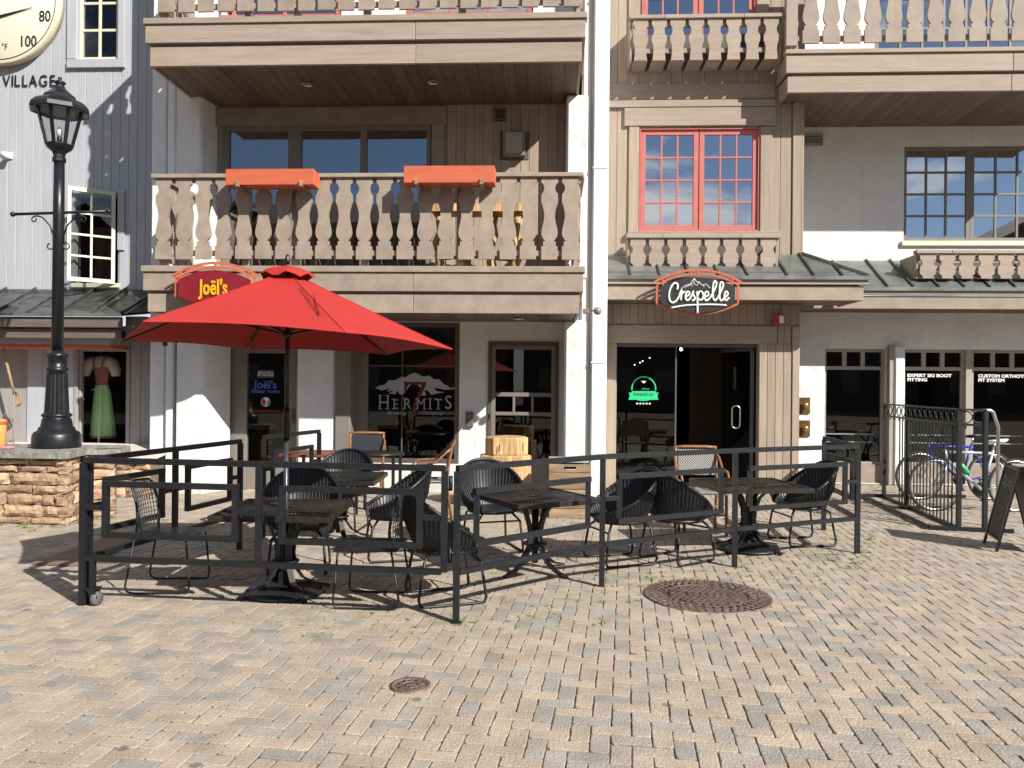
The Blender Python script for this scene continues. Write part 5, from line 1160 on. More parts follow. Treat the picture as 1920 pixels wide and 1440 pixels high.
# small flood lamp on the grey wall and a flat one by the white pipe
def wall_lamp(px, py, Y, label, mt):
    p = at(px, py, Y); t = thing('wall_lamp', label, 'wall lamp', p.to_tuple()); m = MB()
    m.box(-.05,.05,.05,.08,-.05,.05,.008); m.tube([(0,.06,-.02),(0,.0,-.05)], .015); m.build('mount', mt, t)
    m = MB(); m.lathe([(.03,0),(.055,-.06),(.062,-.10),(.0001,-.098)][::-1], seg=14); m.xf(Matrix.Rotation(rad(-60),4,'X') @ Matrix.Translation((0,0,.03))); m.build('lamp_head', mt, t); return t
wall_lamp(12, 290, YG-.1, 'small beige spot lamp on the grey wall left of the street lamp', MPIPE)
p = at(1096, 583, YB+.25); fl_ = thing('flood_light', 'small grey flood light at the lower balcony corner beside the white pipe', 'flood light', p.to_tuple())
MB().box(-.02,.06,-.03,.03,-.035,.03,.008).build('mount', MTRIM, fl_); MB().tube([(.06,0,0),(.10,0,.005),(.13,-.01,0)], .009).build('arm', MTRIM, fl_)
m = MB(); m.ball((.165,-.02,-.0), .052, 12); m.build('lamp_head', mat('grey_lamp_housing', (.25,.25,.25), .4, namt=.1), fl_)
# vents, boxes, alarm
def boxthing(nm, px0, py0, px1, py1, Y, d, mt, label, cat, part='cover', c=.006):
    a, b = at(px0, py0, Y), at(px1, py1, Y); t = thing(nm, label, cat, ((a.x+b.x)/2, Y+d, b.z)); w, h = (b.x-a.x)/2, a.z-b.z
    MB().box(-w, w, -d, 0, 0, h, c).build(part, mt, t); return t, w, h
t, w, h = boxthing('exhaust_hood', 943, 246, 984, 291, YW-.16, .13, MTRIM, 'square taupe exhaust hood on the dark balcony wall', 'vent', 'hood')
MB().box(-w-.05, w+.05, .0, .02, -.03, h+.04, .004).build('back_plate', MDARKF, t); MB().box(-w+.04, w-.04, -.145, -.131, .03, h-.02, .004).build('flap', MTRIML, t)
def louvre(px0, py0, px1, py1, Y, label, mt, n=5):
    a, b = at(px0, py0, Y), at(px1, py1, Y); t = thing('louvre_vent', label, 'vent', ((a.x+b.x)/2, Y, b.z)); w, h = (b.x-a.x)/2, a.z-b.z
    MB().box(-w,w,-.0,.02,0,h).build('backing', MDARKIN, t); m = MB(); m.box(-w-.012,-w+.01,-.02,.02,-.01,h+.01); m.box(w-.01,w+.012,-.02,.02,-.01,h+.01); m.build('frame', mt, t)
    for i in range(n): z = h*(i+.5)/n; MB().bar((-w+.01,-.01,z),(w-.01,-.01,z),.03,.006, up=(0,.7,1)).build('slat', mt, t)
louvre(929, 204, 947, 226, YW-.05, 'small dark louvred vent high on the balcony wall', MDARKF); louvre(1504, 253, 1541, 272, YSKI-.03, 'louvred vent at the top of the white wall beside the tan bay', MTRIML)
t, w, h = boxthing('fire_alarm', 1450, 588, 1471, 610, YBAY-.13, .07, mat('alarm_red', (.42,.03,.02), .4, namt=.05), 'red fire alarm sounder under the eave beside the entrance', 'fire alarm')
MB().box(.005, w-.012, -.078, -.0701, .03, h-.03, .003).build('strobe', MWLET, t)
t, w, h = boxthing('wall_box', 873, 772, 887, 801, YD-.05, .045, mat('grey_steel_box', (.13,.12,.12), .5, namt=.1), 'small grey steel box on the white wall left of the shop door', 'box')
MB().lathe([(.012,0),(.012,.006),(.0001,.006)], seg=10).xf(Matrix.Translation((0,-.046,h-.06)) @ Matrix.Rotation(rad(90),4,'X')).build('lock', MCHROME, t)
MPLATE = mat('bronze_plate', (.23,.14,.055), .35, .6, namt=.25)
for i, (y0, lab) in enumerate(((745, 'upper one of two square brass fire connections on the white wall'), (788, 'lower one of two square brass fire connections on the white wall'))):
    t, w, h = boxthing('fire_connection', 1494, y0, 1519, y0+31, YSKI-.03, .025, MPLATE, lab, 'fire connection', 'plate'); t['group'] = 'brass fire connections'
    m = MB(); m.lathe([(.055,0),(.05,.03),(.042,.06),(.048,.065),(.048,.10),(.02,.105),(.0001,.105)], seg=18); m.xf(Matrix.Translation((.01,-.026,h/2)) @ Matrix.Rotation(rad(90),4,'X')); m.build('brass_cap', MBRASS, t)
    m = MB(); m.bar((-.055,-.11,h/2+.035),(.075,-.11,h/2-.035),.03,.02); m.build('cap_lug', MBRASS, t)
    flat('FIRE DEPT', (WM[t.name].translation.x, YSKI-.033, WM[t.name].translation.z+h-.05), .038, MBRASS, t, depth=.003)
# ---------------------------------------------------------------- prints on the glass
def decal(label, px, py, Y): p = at(px, py, Y); return thing('window_lettering', label, 'window lettering', p.to_tuple())
Yg = YD-.008
t = decal('grey mountain and 7 HERMITS lettering on the brewery window', 778, 745, Yg)
def P8(x, y): q = at(400+x/4, 580+y/4, Yg); return (q.x, q.z)
def P7(x, y, Y=Yg): q = at(680+x/7.2, 660+y/7.2, Y); return (q.x, q.z)
def fp(poly, mt, par, nm, y=0.0, t_=.003, pf=P7): return MB().prism([pf(*q) for q in poly], lambda a,b,d: Vector((a,d,b)), Yg+y, Yg+y-t_).build(nm, mt, par, world=True)
MHG = mat('grey_etched_print', (.36,.37,.36), .6, namt=0); MH7 = mat('dark_red_print', (.10,.006,.012), .5, namt=0)
fp([(172,486),(225,455),(300,440),(355,378),(415,385),(460,372),(528,330),(570,345),(640,300),(705,280),(760,300),(800,330),(850,330),(890,312),(925,335),(960,370),(1030,365),(1075,415),(1110,440),(1150,460),(1205,505),(1120,510),(960,480),(1000,530),(1110,545),(1000,560),(930,580),(880,520),(830,515),(860,585),(790,590),(800,500),(740,440),(650,440),(600,500),(540,580),(500,570),(470,520),(440,570),(350,560),(430,520),(330,535),(370,490),(260,520)], MHG, t, 'mountain_print')
fp([(562,403),(860,403),(860,430),(770,640),(722,860),(655,860),(690,700),(800,440),(620,440),(590,500),(590,525),(562,535)], MH7, t, 'numeral', -.003)
o_ = at(680+705/7.2, 660+760/7.2, Yg-.007)
for ch, x_, sz in (('H',285,.285),('E',445,.205),('R',600,.225),('M',785,.215),('I',910,.215),('T',1020,.215),('S',1155,.285)):
    q = at(680+x_/7.2, 660+768/7.2, Yg-.007); mb = off(text_mb(ch, sz, sx=.86, bold=-.001, depth=.003), (q.x, q.y, q.z)); w_ = sz*.30; hh = sz*.69
    if ch in 'HERMIT':
        for zz in (0, hh):
            if ch == 'H': spans = ((-w_*.95,-w_*.25),(w_*.25,w_*.95))
            elif ch == 'M': spans = ((-w_*1.2,-w_*.55),(w_*.55,w_*1.2))
            elif ch == 'I' or (ch == 'T' and zz == 0): spans = ((-w_*.4,w_*.4),)
            else: spans = ((-w_*.9,-w_*.3),)
            for a_0, b_0 in spans: mb.box(q.x+a_0, q.x+b_0, q.y-.0015, q.y+.0015, q.z+zz-.006, q.z+zz+.006)
    mb.build('lettering', MHG, t, world=True)
q = at(680+455/7.2, 660+845/7.2, Yg-.007); flat('Brewing', q, .075, MHG, t, shear=.45, depth=.003, sx=1.15); q = at(680+935/7.2, 660+845/7.2, Yg-.007); flat('Company', q, .075, MHG, t, shear=.45, depth=.003, sx=1.15)
q = at(680+1205/7.2, 660+560/7.2, Yg-.007); flat("'", q, .12, MWLET, t, depth=.003); flat("'", q + Vector((.035,0,.005)), .12, MWLET, t, depth=.003)
Yj = YD+.012; t = decal("blue Joël's locker room lettering on the narrow door glass", 499, 722, Yj)
MBLUE = mat('blue_print', (.06,.13,.50), .5, namt=0); MREDP = mat('red_print', (.45,.02,.03), .5, namt=0)
def jt(px, py, s, size, mt, **k): q = at(px, py, Yj); flat(s, q, size, mt, t, depth=.003, **k)
jt(498, 728, "Joël's", .165, MBLUE, bold=.004); jt(498, 737, 'locker room', .088, MBLUE, bold=.002, sx=.95); jt(498, 700.5, 'ABSOLUTELY', .038, MWHITE, bold=.001); jt(498, 705, 'NO DELIVERIES', .036, MWHITE, bold=.001)
m = MB(); q0, q1 = at(484,695.5,Yj), at(512.5,707,Yj)
for a, b in (((q0.x,q0.z),(q1.x,q0.z)),((q1.x,q0.z),(q1.x,q1.z)),((q1.x,q1.z),(q0.x,q1.z)),((q0.x,q1.z),(q0.x,q0.z))): m.bar((a[0],Yj,a[1]),(b[0],Yj,b[1]),.004,.004)
m.build('border', MWHITE, t, world=True)
q = at(498, 753.5, Yj); rb = .070
m = MB(); m.add([(q.x,Yj+.001,q.z)] + [(q.x+rb*math.cos(2*math.pi*k/28), Yj+.001, q.z+rb*math.sin(2*math.pi*k/28)) for k in range(28)], [(0,1+k,1+(k+1)%28) for k in range(28)]); m.build('ball_print', MWHITE, t, world=True)
for a0_, a1_, mt in ((120,260,MREDP),(-70,40,MBLUE)):
    m = MB(); kk = 10; pts = [(q.x+rb*.9*math.cos(rad(a0_+(a1_-a0_)*k/kk)), Yj-.002, q.z+rb*.9*math.sin(rad(a0_+(a1_-a0_)*k/kk))) for k in range(kk+1)] + [(q.x+.012*(1 if mt is MREDP else 2.6), Yj-.002, q.z)]
    m.add(pts, [list(range(len(pts)))]); m.build('ball_patch', mt, t, world=True)
jt(498, 772, 'ALL ARE WELCOME TO COME IN', .030, MREDP); jt(498, 776, 'PLEASE USE THE MAIN DOOR', .022, MWHITE) if False else None
m = MB()
for i in range(26):
    if R.random() < .85: xx = at(467+i*2.42,771,Yj); m.box(xx.x, xx.x+.013, Yj-.001, Yj+.001, xx.z-.006, xx.z+.006)
m.build('small_print', MREDP, t, world=True)
Ys = YBAY+.07; t = decal('green award sticker reading RANKED #1 with five white stars on the entrance glass', 1206, 735, Ys)
MGRN = mat('bright_green_sticker', (.02,.52,.20), .5, namt=0)
def PC(x, y): q = at(1120+x/4.8, 460+y/4.8, Ys); return q
c_ = PC(418,1290); rr0 = (PC(525,1290).x-c_.x)
m = MB(); kk = 22; rg = [c_ + Vector((rr0*math.cos(rad(-8+196*k/kk)), 0, rr0*math.sin(rad(-8+196*k/kk)))) for k in range(kk+1)]
for a, b in zip(rg, rg[1:]): m.bar(a, b, .020, .003, up=(0,1,0))
m.build('ring_print', MGRN, t, world=True)
MB().prism([(PC(*q_).x, PC(*q_).z) for q_ in ((283,1325),(312,1325),(312,1312),(525,1312),(525,1325),(552,1325),(540,1358),(550,1390),(480,1390),(450,1398),(415,1400),(380,1398),(350,1390),(280,1390),(292,1358))], lambda a,b,d: Vector((a,d,b)), Ys+.001, Ys-.002).build('ribbon_print', MGRN, t, world=True)
q_ = PC(415,1354); flat('RANKED #1', (q_.x, Ys-.004, q_.z), .062, MBLKP, t, depth=.002, sx=.93); q_ = PC(435,1298); flat('advisor', (q_.x, Ys-.003, q_.z), .042, MGRN, t, depth=.002)
m = MB(); a, b, c = PC(390,1218), PC(440,1222), PC(418,1243); m.add([a, b, c], [(0,1,2)]); m.box(PC(408,0).x, PC(428,0).x, Ys-.001, Ys+.001, PC(0,1250).z, PC(0,1236).z) if False else None; m.build('emblem_print', MWHITE, t, world=True)
for k in range(5):
    c0 = PC(358+28.5*k, 1424); m = MB(); pts = [(c0.x+(.021 if j % 2 == 0 else .009)*math.sin(math.pi*j/5), Ys, c0.z+(.021 if j % 2 == 0 else .009)*math.cos(math.pi*j/5)) for j in range(10)]; m.add(pts, [list(range(10))]); m.build('star', MWHITE, t, world=True)
Yk = YSKI+.095; t = decal('white lettering EXPERT SKI BOOT FITTING on the shop window', 1740, 708, Yk)
for s, y in (('EXPERT SKI BOOT', 706.5), ('FITTING', 714.5)): q = at(1701, y, Yk); flat(s, q, .072, MWHITE, t, align='LEFT', bold=.0025, sx=1.22, depth=.003)
t = decal('white lettering CUSTOM ORTHOTIC FIT SYSTEM on the shop window at the right edge', 1870, 710, Yk)
for s, y in (('CUSTOM ORTHOTIC', 707.5), ('FIT SYSTEM', 715.5)): q = at(1834, y, Yk); flat(s, q, .072, MWHITE, t, align='LEFT', bold=.0025, sx=1.18, depth=.003)
# etched logo on the open door leaf
pa = p0 + (p1-p0)*.5; t = thing('door_lettering', 'faint etched Crespelle logo on the open glass door leaf', 'window lettering', (pa.x, pa.y, 1.75)); MET = mat('etched_print', (.16,.18,.18), .6, namt=0)
dd = (p1-p0).normalized(); ang = math.atan2(-dd.y, -dd.x)
m = text_mb('Crespelle', .105, sx=.9, depth=.002); m.xf(Matrix.Translation((pa.x-.012, pa.y-.015, 1.72)) @ Matrix.Rotation(ang,4,'Z') @ Matrix.Rotation(rad(-90),4,'Y')); m.build('lettering', MET, t, world=True)
# ---------------------------------------------------------------- log stumps and crates
def stump(label, px, d, z0, z1_, w, rz, grp):
    p = dep(px, d, z0); t = thing('log_stump', label, 'log', p.to_tuple(), rz, grp); rs2 = random.Random(px); m = MB(); n = 11; vs = []
    rad_ = [w/2*(1+.10*math.sin(3*2*math.pi*k/n+px)+rs2.uniform(-.09,.09)) for k in range(n)]; L = z1_-z0
    for q, zz in enumerate((0, .02, L*.5, L-.015, L)):
        for k in range(n): a = 2*math.pi*k/n; r = rad_[k]*(.97 if q in (0,4) else 1); vs.append((r*math.cos(a), r*math.sin(a)*.85, zz + (rs2.uniform(-.01,.01) if q == 2 else 0)))
    fs_ = [(q*n+k, q*n+(k+1)%n, (q+1)*n+(k+1)%n, (q+1)*n+k) for q in range(4) for k in range(n)]; m.add(vs, fs_ + [tuple(range(n))[::-1]]); m.build('split_side', MWOOD, t)
    m = MB(); m.add([(v[0]*.985, v[1]*.985, L+.002) for v in vs[:n]], [tuple(range(n))]); m.build('cut_face', MBARK, t)
    m = MB()
    for k in range(0, n, 1):
        if rs2.random() < .5: a = 2*math.pi*(k+.5)/n; r = rad_[k]*.98; m.bar((r*math.cos(a), r*math.sin(a)*.85, L*rs2.uniform(.05,.4)), (r*math.cos(a+.03), r*math.sin(a+.03)*.85, L*rs2.uniform(.5,.97)), .010, .010)
    m.build('bark_streaks', mat('dark_bark', (.08,.045,.02), .9, namt=.2), t, kind='stuff')
stump('lower wide log stump beside the shop door, carrying a smaller one', 953, 10.35, 0, .69, .66, .2, 'golden log stumps'); stump('upper smaller log block stacked on the wide stump', 954, 10.35, .692, .92, .57, .7, 'golden log stumps')
def crate(label, px, d, z0, w, h, rz):
    p = dep(px, d, z0); t = thing('wooden_crate', label, 'crate', p.to_tuple(), rz, 'apple crates stacked by the white pier'); dpt = .36; k = 3; bh = h/k
    for i in range(k):
        z = i*bh
        for s in (-1,1):
            if s == -1 and i == k-1:
                m = MB(); m.box(-w/2,-.07,-dpt/2,-dpt/2+.016,z+.003,z+bh-.003,.003); m.box(.07,w/2,-dpt/2,-dpt/2+.016,z+.003,z+bh-.003,.003); m.box(-.07,.07,-dpt/2,-dpt/2+.016,z+.003,z+bh*.33,.002); m.box(-.07,.07,-dpt/2,-dpt/2+.016,z+bh*.68,z+bh-.003,.002); m.build('board', MCRATE, t)
            else: MB().box(-w/2,w/2,s*dpt/2-(.016 if s>0 else 0),s*dpt/2+(.016 if s<0 else 0),z+.003,z+bh-.003,.003).build('board', MCRATE, t)
            MB().box(s*w/2-(.016 if s>0 else 0),s*w/2+(.016 if s<0 else 0),-dpt/2+.018,dpt/2-.018,z+.003,z+bh-.003,.003).build('board', MCRATE, t)
    MB().box(-w/2+.017,w/2-.017,-dpt/2+.017,dpt/2-.017,.01,.02).build('bottom', MDARKIN, t); return t
crate('wooden apple crate at the bottom of the stack by the white pier', 1069, 9.75, 0, .50, .345, .05); crate('wooden apple crate with a hand hole, upper one of the stack', 1069, 9.75, .348, .50, .30, .02)
p = dep(1067, 9.8, .652); t = tag(MB().box(p.x-.245,p.x+.235,p.y-.18,p.y+.18,.652,.70,.01).build('storage_lid', mat('pale_grey_plastic', (.45,.47,.50), .5, namt=.05)), 'pale grey flat lid lying on top of the crates', 'lid')
# ---------------------------------------------------------------- manholes
MMAN = mat('rusty_cast_iron', (.24,.165,.14), .6, .3, nscale=25, namt=.35, alt=(.09,.06,.05), bump=.3, bscale=150)
MMAN2 = mat('dark_cast_iron_ground', (.075,.055,.045), .8, .1, nscale=25, namt=.3)
def manhole(px, py, r, label, big):
    p = gnd(px, py, .004); t = thing('manhole_cover', label, 'manhole cover', (p.x, p.y, .0045), rad(-6) if big else 0.3)
    MB().lathe([(r,-.02),(r,.006),(r-.018,.007),(r-.02,.0025),(r-.03,.0025)], seg=56, cap=False).build('frame_ring', MMAN, t); MB().lathe([(.0001,.001),(r-.024,.001),(r-.024,-.01)][::-1], seg=48).build('lid', MMAN2, t)
    m = MB()
    if big:
        ri = r*.66
        for rr_ in (ri, r*.80, r*.9): m.lathe([(rr_-.006,.001),(rr_-.005,.008),(rr_+.005,.008),(rr_+.006,.001)], seg=56, smooth=False, cap=False) 
        for q, nn_ in ((r*.73,34),(r*.85,42),(r*.95,50)):
            for k in range(nn_):
                a = 2*math.pi*k/nn_; c, s = math.cos(a), math.sin(a); m.bar((c*(q-.022),s*(q-.022),.004),(c*(q+.022),s*(q+.022),.004),.026,.013)
        n = 0; g = .052
        for i in range(-7,8):
            for j in range(-7,8):
                x, y = i*g + (j % 2)*g/2, j*g
                if math.hypot(x,y) < ri-.03 and not (abs(x) < .16 and abs(y) < .033): m.bar((x-.015,y,.004),(x+.015,y,.004),.024,.020)
        m.build('raised_pattern', MMAN, t, kind='stuff')
        tx = text_mb('WATER', .085, sx=1.0, depth=.006); tx.v = [Vector((v.x, v.z-.03, .004+v.y)) for v in tx.v]; tx.build('lettering', MMAN, t)
    else:
        for rr_ in (r*.75,r*.42): m.lathe([(rr_-.004,.001),(rr_,.006),(rr_+.004,.001)], seg=30, smooth=False, cap=False)
        for k in range(10): a = 2*math.pi*k/10; m.bar((math.cos(a)*r*.45,math.sin(a)*r*.45,.003),(math.cos(a)*r*.72,math.sin(a)*r*.72,.003),.012,.006)
        m.bar((-r*.25,0,.003),(r*.25,0,.003),.012,.006); m.build('raised_pattern', MMAN, t, kind='stuff')
manhole(1326, 1117, .475, 'large round rusty manhole cover in the brick paving, marked WATER', True); manhole(770, 1285, .106, 'small round metal cover set in the paving in the foreground', False)
# ---------------------------------------------------------------- board lying by the planter
a, b, c, e = gnd(60,1060), gnd(150,1063), gnd(300,1003), gnd(225,1003); m = MB(); m.add([(q.x,q.y,z) for z in (.006,.026) for q in (a,b,c,e)], [(0,1,2,3),(7,6,5,4),(0,4,5,1),(1,5,6,2),(2,6,7,3),(3,7,4,0)])
tag(m.build('ground_board', mat('reddish_brown_plate', (.23,.155,.115), .7, namt=.2)), 'flat reddish brown board lying on the paving at the left corner of the railing', 'board')
# ---------------------------------------------------------------- bike rack
rk = thing('bicycle_rack', 'tall black iron bicycle rack with a band of rings along its top rail', 'bicycle rack', gnd(1740,965).to_tuple())
q1, q2, q3 = gnd(1657,933), gnd(1797,994), gnd(1846,996); zt_ = 1.36
up_ = lambda p, z: Vector((p.x, p.y, z))
for q in (q1,q2,q3): MB().bar(up_(q,0), up_(q,zt_), .045).build('post', MBLK, rk, world=True)
mid_ = q1.lerp(q2,.36); MB().bar(up_(mid_,.03), up_(mid_,1.15), .05).build('post', MBLK, rk, world=True)
for a, b in ((q1,q2),(q2,q3)):
    MB().bar(up_(a,zt_), up_(b,zt_), .06, .02).build('top_rail', MBLK, rk, world=True); MB().bar(up_(a,zt_-.17), up_(b,zt_-.17), .03, .025).build('band_rail', MBLK, rk, world=True)
    d = (b-a); n = max(2, int(d.length/.17)); 
    for i in range(n):
        c = a + d*(i+.5)/n; m = MB(); dn_ = d.normalized(); m.tube([up_(c,0)+dn_*.065*math.cos(2*math.pi*k/16)+Vector((0,0,zt_-.085+.065*math.sin(2*math.pi*k/16))) for k in range(16)], .007, 5, closed=True); m.build('ring', MBLK, rk, world=True)
        m = MB(); m.ball(up_(c,zt_-.20), .013, 6); m.build('bead', MIRON, rk, world=True)
n = 17
for i in range(n):
    c = q1.lerp(q2, .25+.72*i/n); MB().bar(up_(c,.03), up_(c,zt_-.18), .013).build('upright_bar', MBLK, rk, world=True)
MB().bar(up_(q1,.02), up_(q2,.02), .045, .03).build('base_rail', MBLK, rk, world=True)
r1, r2 = gnd(1614,932), gnd(1742,993); MB().bar(up_(r1,.03), up_(r2,.03), .045, .03).build('base_rail', MBLK, rk, world=True)
MB().bar(up_(r2,.025), up_(gnd(1900,1000),.025), .05, .04).build('cross_foot', MBLK, rk, world=True); MB().bar(up_(r1,.025), up_(q1+Vector((1.2,.1,0)),.025), .05, .04).build('cross_foot', MBLK, rk, world=True); MB().bar(up_(r1.lerp(r2,.42),.02), up_(r1.lerp(r2,.42)+Vector((.75,.03,0)),.02), .05, .03).build('cross_foot', MBLK, rk, world=True)
MB().tube([up_(q3,zt_-.02)+Vector((.0,.3,0)), up_(q3,zt_-.01)+Vector((.20,.3,0)), up_(q3,zt_-.03)+Vector((.24,.3,0)), up_(q3,1.15)+Vector((.30,.3,0)), up_(q3,.9)+Vector((.30,.3,0)), up_(q3,0)+Vector((.30,.3,0))], .019, 8).build('grey_hoop', MCHROME, rk, world=True, label='bare grey end hoop')
# ---------------------------------------------------------------- bicycles
def wheel(t, x, r, spk=20):
    m = MB(); m.tube([(x+r*math.cos(2*math.pi*k/40), 0, r+.0+r*math.sin(2*math.pi*k/40)) for k in range(40)], .015, 7, closed=True); w_ = m.build('wheel', MTYRE, t)
    m = MB(); rr_ = r-.022; m.tube([(x+rr_*math.cos(2*math.pi*k/40), 0, r+rr_*math.sin(2*math.pi*k/40)) for k in range(40)], .011, 6, closed=True); m.build('rim', MCHROME, w_)
    m = MB()
    for k in range(spk): a = 2*math.pi*k/spk; s = .03 if k % 2 else -.03; m.tube([(x+.02*math.cos(a+1), s, r+.02*math.sin(a+1)), (x+rr_*math.cos(a), 0, r+rr_*math.sin(a))], .0016, 3, cap=False)
    m.tube([(x,-.045,r),(x,.045,r)], .018, 8); m.build('spokes', MCHROME, w_, kind='stuff'); return w_
MTYRE = mat('tyre_rubber', (.03,.03,.03), .8, namt=.1)
def bicycle(label, loc, rz, fr, saddle, bottle=None, grp='bicycles parked in the rack'):
    t = thing('bicycle', label, 'bicycle', loc, rz, grp); r = .34; wb = 1.03
    wheel(t, 0, r); wheel(t, wb, r)                       # front wheel at the left
    bb = (.60,0,.28); st = (.745,0,.80); hd0, hd1 = (.155,0,.66), (.115,0,.80); rh = (wb,0,r)
    m = MB()
    for a, b, q in ((hd1,hd0,.02),(hd0,bb,.021),((.125,0,.77),(.73,0,.76),.017),(bb,st,.017)): m.tube([a,b], q, 9)
    for s in (-1,1): m.tube([bb,(wb-.02,.06*s,r)], .010, 6); m.tube([(.735,0,.76),(wb-.02,.06*s,r)], .008, 6)
    m.build('frame', fr, t)
    m = MB()
    for s in (-1,1): m.tube([hd0,(.10,.055*s,.52),(0,.055*s,r)], .012, 7)
    m.build('fork', MCHROME, t)
    m = MB(); m.tube([hd1,(.10,0,.88),(.04,0,.90)], .014, 7); m.tube([(.04,-.28,.93),(.03,-.1,.91),(.03,.1,.91),(.04,.28,.93)], .013, 7); m.tube([(.04,-.28,.93),(-.03,-.26,.96)], .011, 6); m.tube([(.04,.28,.93),(-.03,.26,.96)], .011, 6); m.build('handlebar', MIRON, t)
    m = MB(); m.tube([st,(.765,0,.90)], .012, 8); m.build('seat_post', MCHROME, t)
    m = MB(); m.add([(.66,-.02,.925),(.66,.02,.925),(.76,-.05,.935),(.76,.05,.935),(.90,-.075,.945),(.90,.075,.945),(.92,0,.95),(.66,0,.895),(.78,0,.885),(.90,0,.895)], [(0,2,3,1),(2,4,5,3),(4,6,5),(0,7,8,2),(2,8,9,4),(4,9,6),(1,3,8,7),(3,5,9,8),(5,6,9),(0,1,7)], True); m.build('saddle', saddle, t)
    m = MB(); m.lathe([(.085,-.003),(.09,0),(.085,.003),(.0001,.003)], seg=24).xf(Matrix.Translation((.60,.05,.28)) @ Matrix.Rotation(rad(90),4,'X')); m.bar((.60,.06,.28),(.67,.06,.13),.02,.012); m.bar((.60,-.06,.28),(.53,-.06,.43),.02,.012); m.bar((.67,.06,.13),(.67,.14,.13),.05,.015); m.bar((.53,-.06,.43),(.53,-.14,.43),.05,.015); m.build('crankset', MIRON, t)
    if bottle:
        m = MB(); m.lathe([(.0001,0),(.034,.0),(.036,.02),(.036,.13),(.02,.155),(.014,.18),(.0001,.182)], seg=12); m.xf(Matrix.Translation((.40,-.03,.50)) @ Matrix.Rotation(rad(-40),4,'Y')); m.build('water_bottle', bottle, t)
    m = MB(); m.tube([(.03,-.02,.90),(-.04,-.03,.82),(.0,-.02,.72),(.08,0,.68)], .004, 5); m.tube([(.03,.02,.90),(-.06,.02,.80),(.06,.01,.74),(.2,0,.75)], .004, 5); m.build('cables', MIRON, t)
    return t
MBLU = mat('deep_blue_frame_paint', (.02,.03,.32), .3, namt=.05); MSIL = mat('silver_frame_paint', (.45,.55,.62), .3, .4, namt=.05)
bA, bB = gnd(1724,937), gnd(1753,958)
bicycle('blue bicycle with a black saddle behind the bars of the rack', bA.to_tuple(), rad(4), MBLU, MIRON)
bicycle('silver bicycle with a white saddle and a green water bottle', bB.to_tuple(), rad(2), MSIL, MWLET, MGRN2 := mat('green_bottle', (.03,.35,.12), .4, namt=0))
# ---------------------------------------------------------------- a-board
f1, f2 = gnd(1844,1018), gnd(1869,1035); wv = (f2-f1); nb = Vector((-wv.y, wv.x, 0)).normalized(); nb = nb if nb.x > 0 else -nb
ab_ = thing('sandwich_board', 'folding chalkboard sign standing beside the bicycle rack', 'chalkboard', ((f1+f2)/2+nb*.2).to_tuple())
MCHALK = mat('smeared_chalkboard', (.045,.05,.045), .6, nscale=8, namt=.5); ww = wv.normalized(); L = wv.length; hgt = .84; lean = .20
for s, nm in ((0,'chalk_panel'),(1,'rear_panel')):
    o_ = f1 if s == 0 else f1+nb*(2*lean+.02); dirn = (nb*lean if s == 0 else -nb*lean) + Vector((0,0,hgt)); dz_ = dirn.normalized(); LL = dirn.length; nr = ww.cross(dz_)
    def Q(u, v, w=0): return o_ + ww*u + dz_*v + nr*w
    for a, b in ((Q(.015,0),Q(.015,LL)),(Q(L-.015,0),Q(L-.015,LL))): MB().bar(a, b, .03, .022).build('leg_frame', MIRON, ab_, world=True)
    MB().bar(Q(.03,LL-.03),Q(L-.03,LL-.03),.03,.022).build('top_frame', MIRON, ab_, world=True); MB().bar(Q(.03,.12),Q(L-.03,.12),.03,.022).build('bottom_frame', MIRON, ab_, world=True)
    m = MB(); m.add([Q(.03,.135,-.004),Q(L-.03,.135,-.004),Q(L-.03,LL-.045,-.004),Q(.03,LL-.045,-.004),Q(.03,.135,.004),Q(L-.03,.135,.004),Q(L-.03,LL-.045,.004),Q(.03,LL-.045,.004)], [(0,1,2,3),(7,6,5,4),(0,4,5,1),(1,5,6,2),(2,6,7,3),(3,7,4,0)])
    m.build(nm, MCHALK if s == 0 else MTRIM, ab_, world=True)
    if s == 0:
        m = text_mb('Open', .15, shear=.2, depth=.002); mm = Matrix((ww, -nr, dz_)).transposed().to_4x4(); m.xf(Matrix.Translation(Q(L/2,LL-.22,-.008 if nr.dot(EYE-o_) < 0 else .008)) @ mm); m.build('chalk_lettering', mat('faded_chalk', (.30,.30,.20), .9, namt=.3), ab_, world=True)
        m = MB()
        for k in range(9):
            v = LL-.30-.055*k; x = .08; sd_n = -.008 if nr.dot(EYE-o_) < 0 else .008
            while x < L-.1: e = x+R.uniform(.02,.07); m.bar(Q(x,v+R.uniform(-.006,.006),sd_n), Q(min(e,L-.07),v+R.uniform(-.006,.006),sd_n), .006, .002); x = e+.02
        m.build('chalk_scrawl', mat('faded_chalk_lines', (.20,.20,.17), .9, namt=.3), ab_, world=True, kind='stuff')
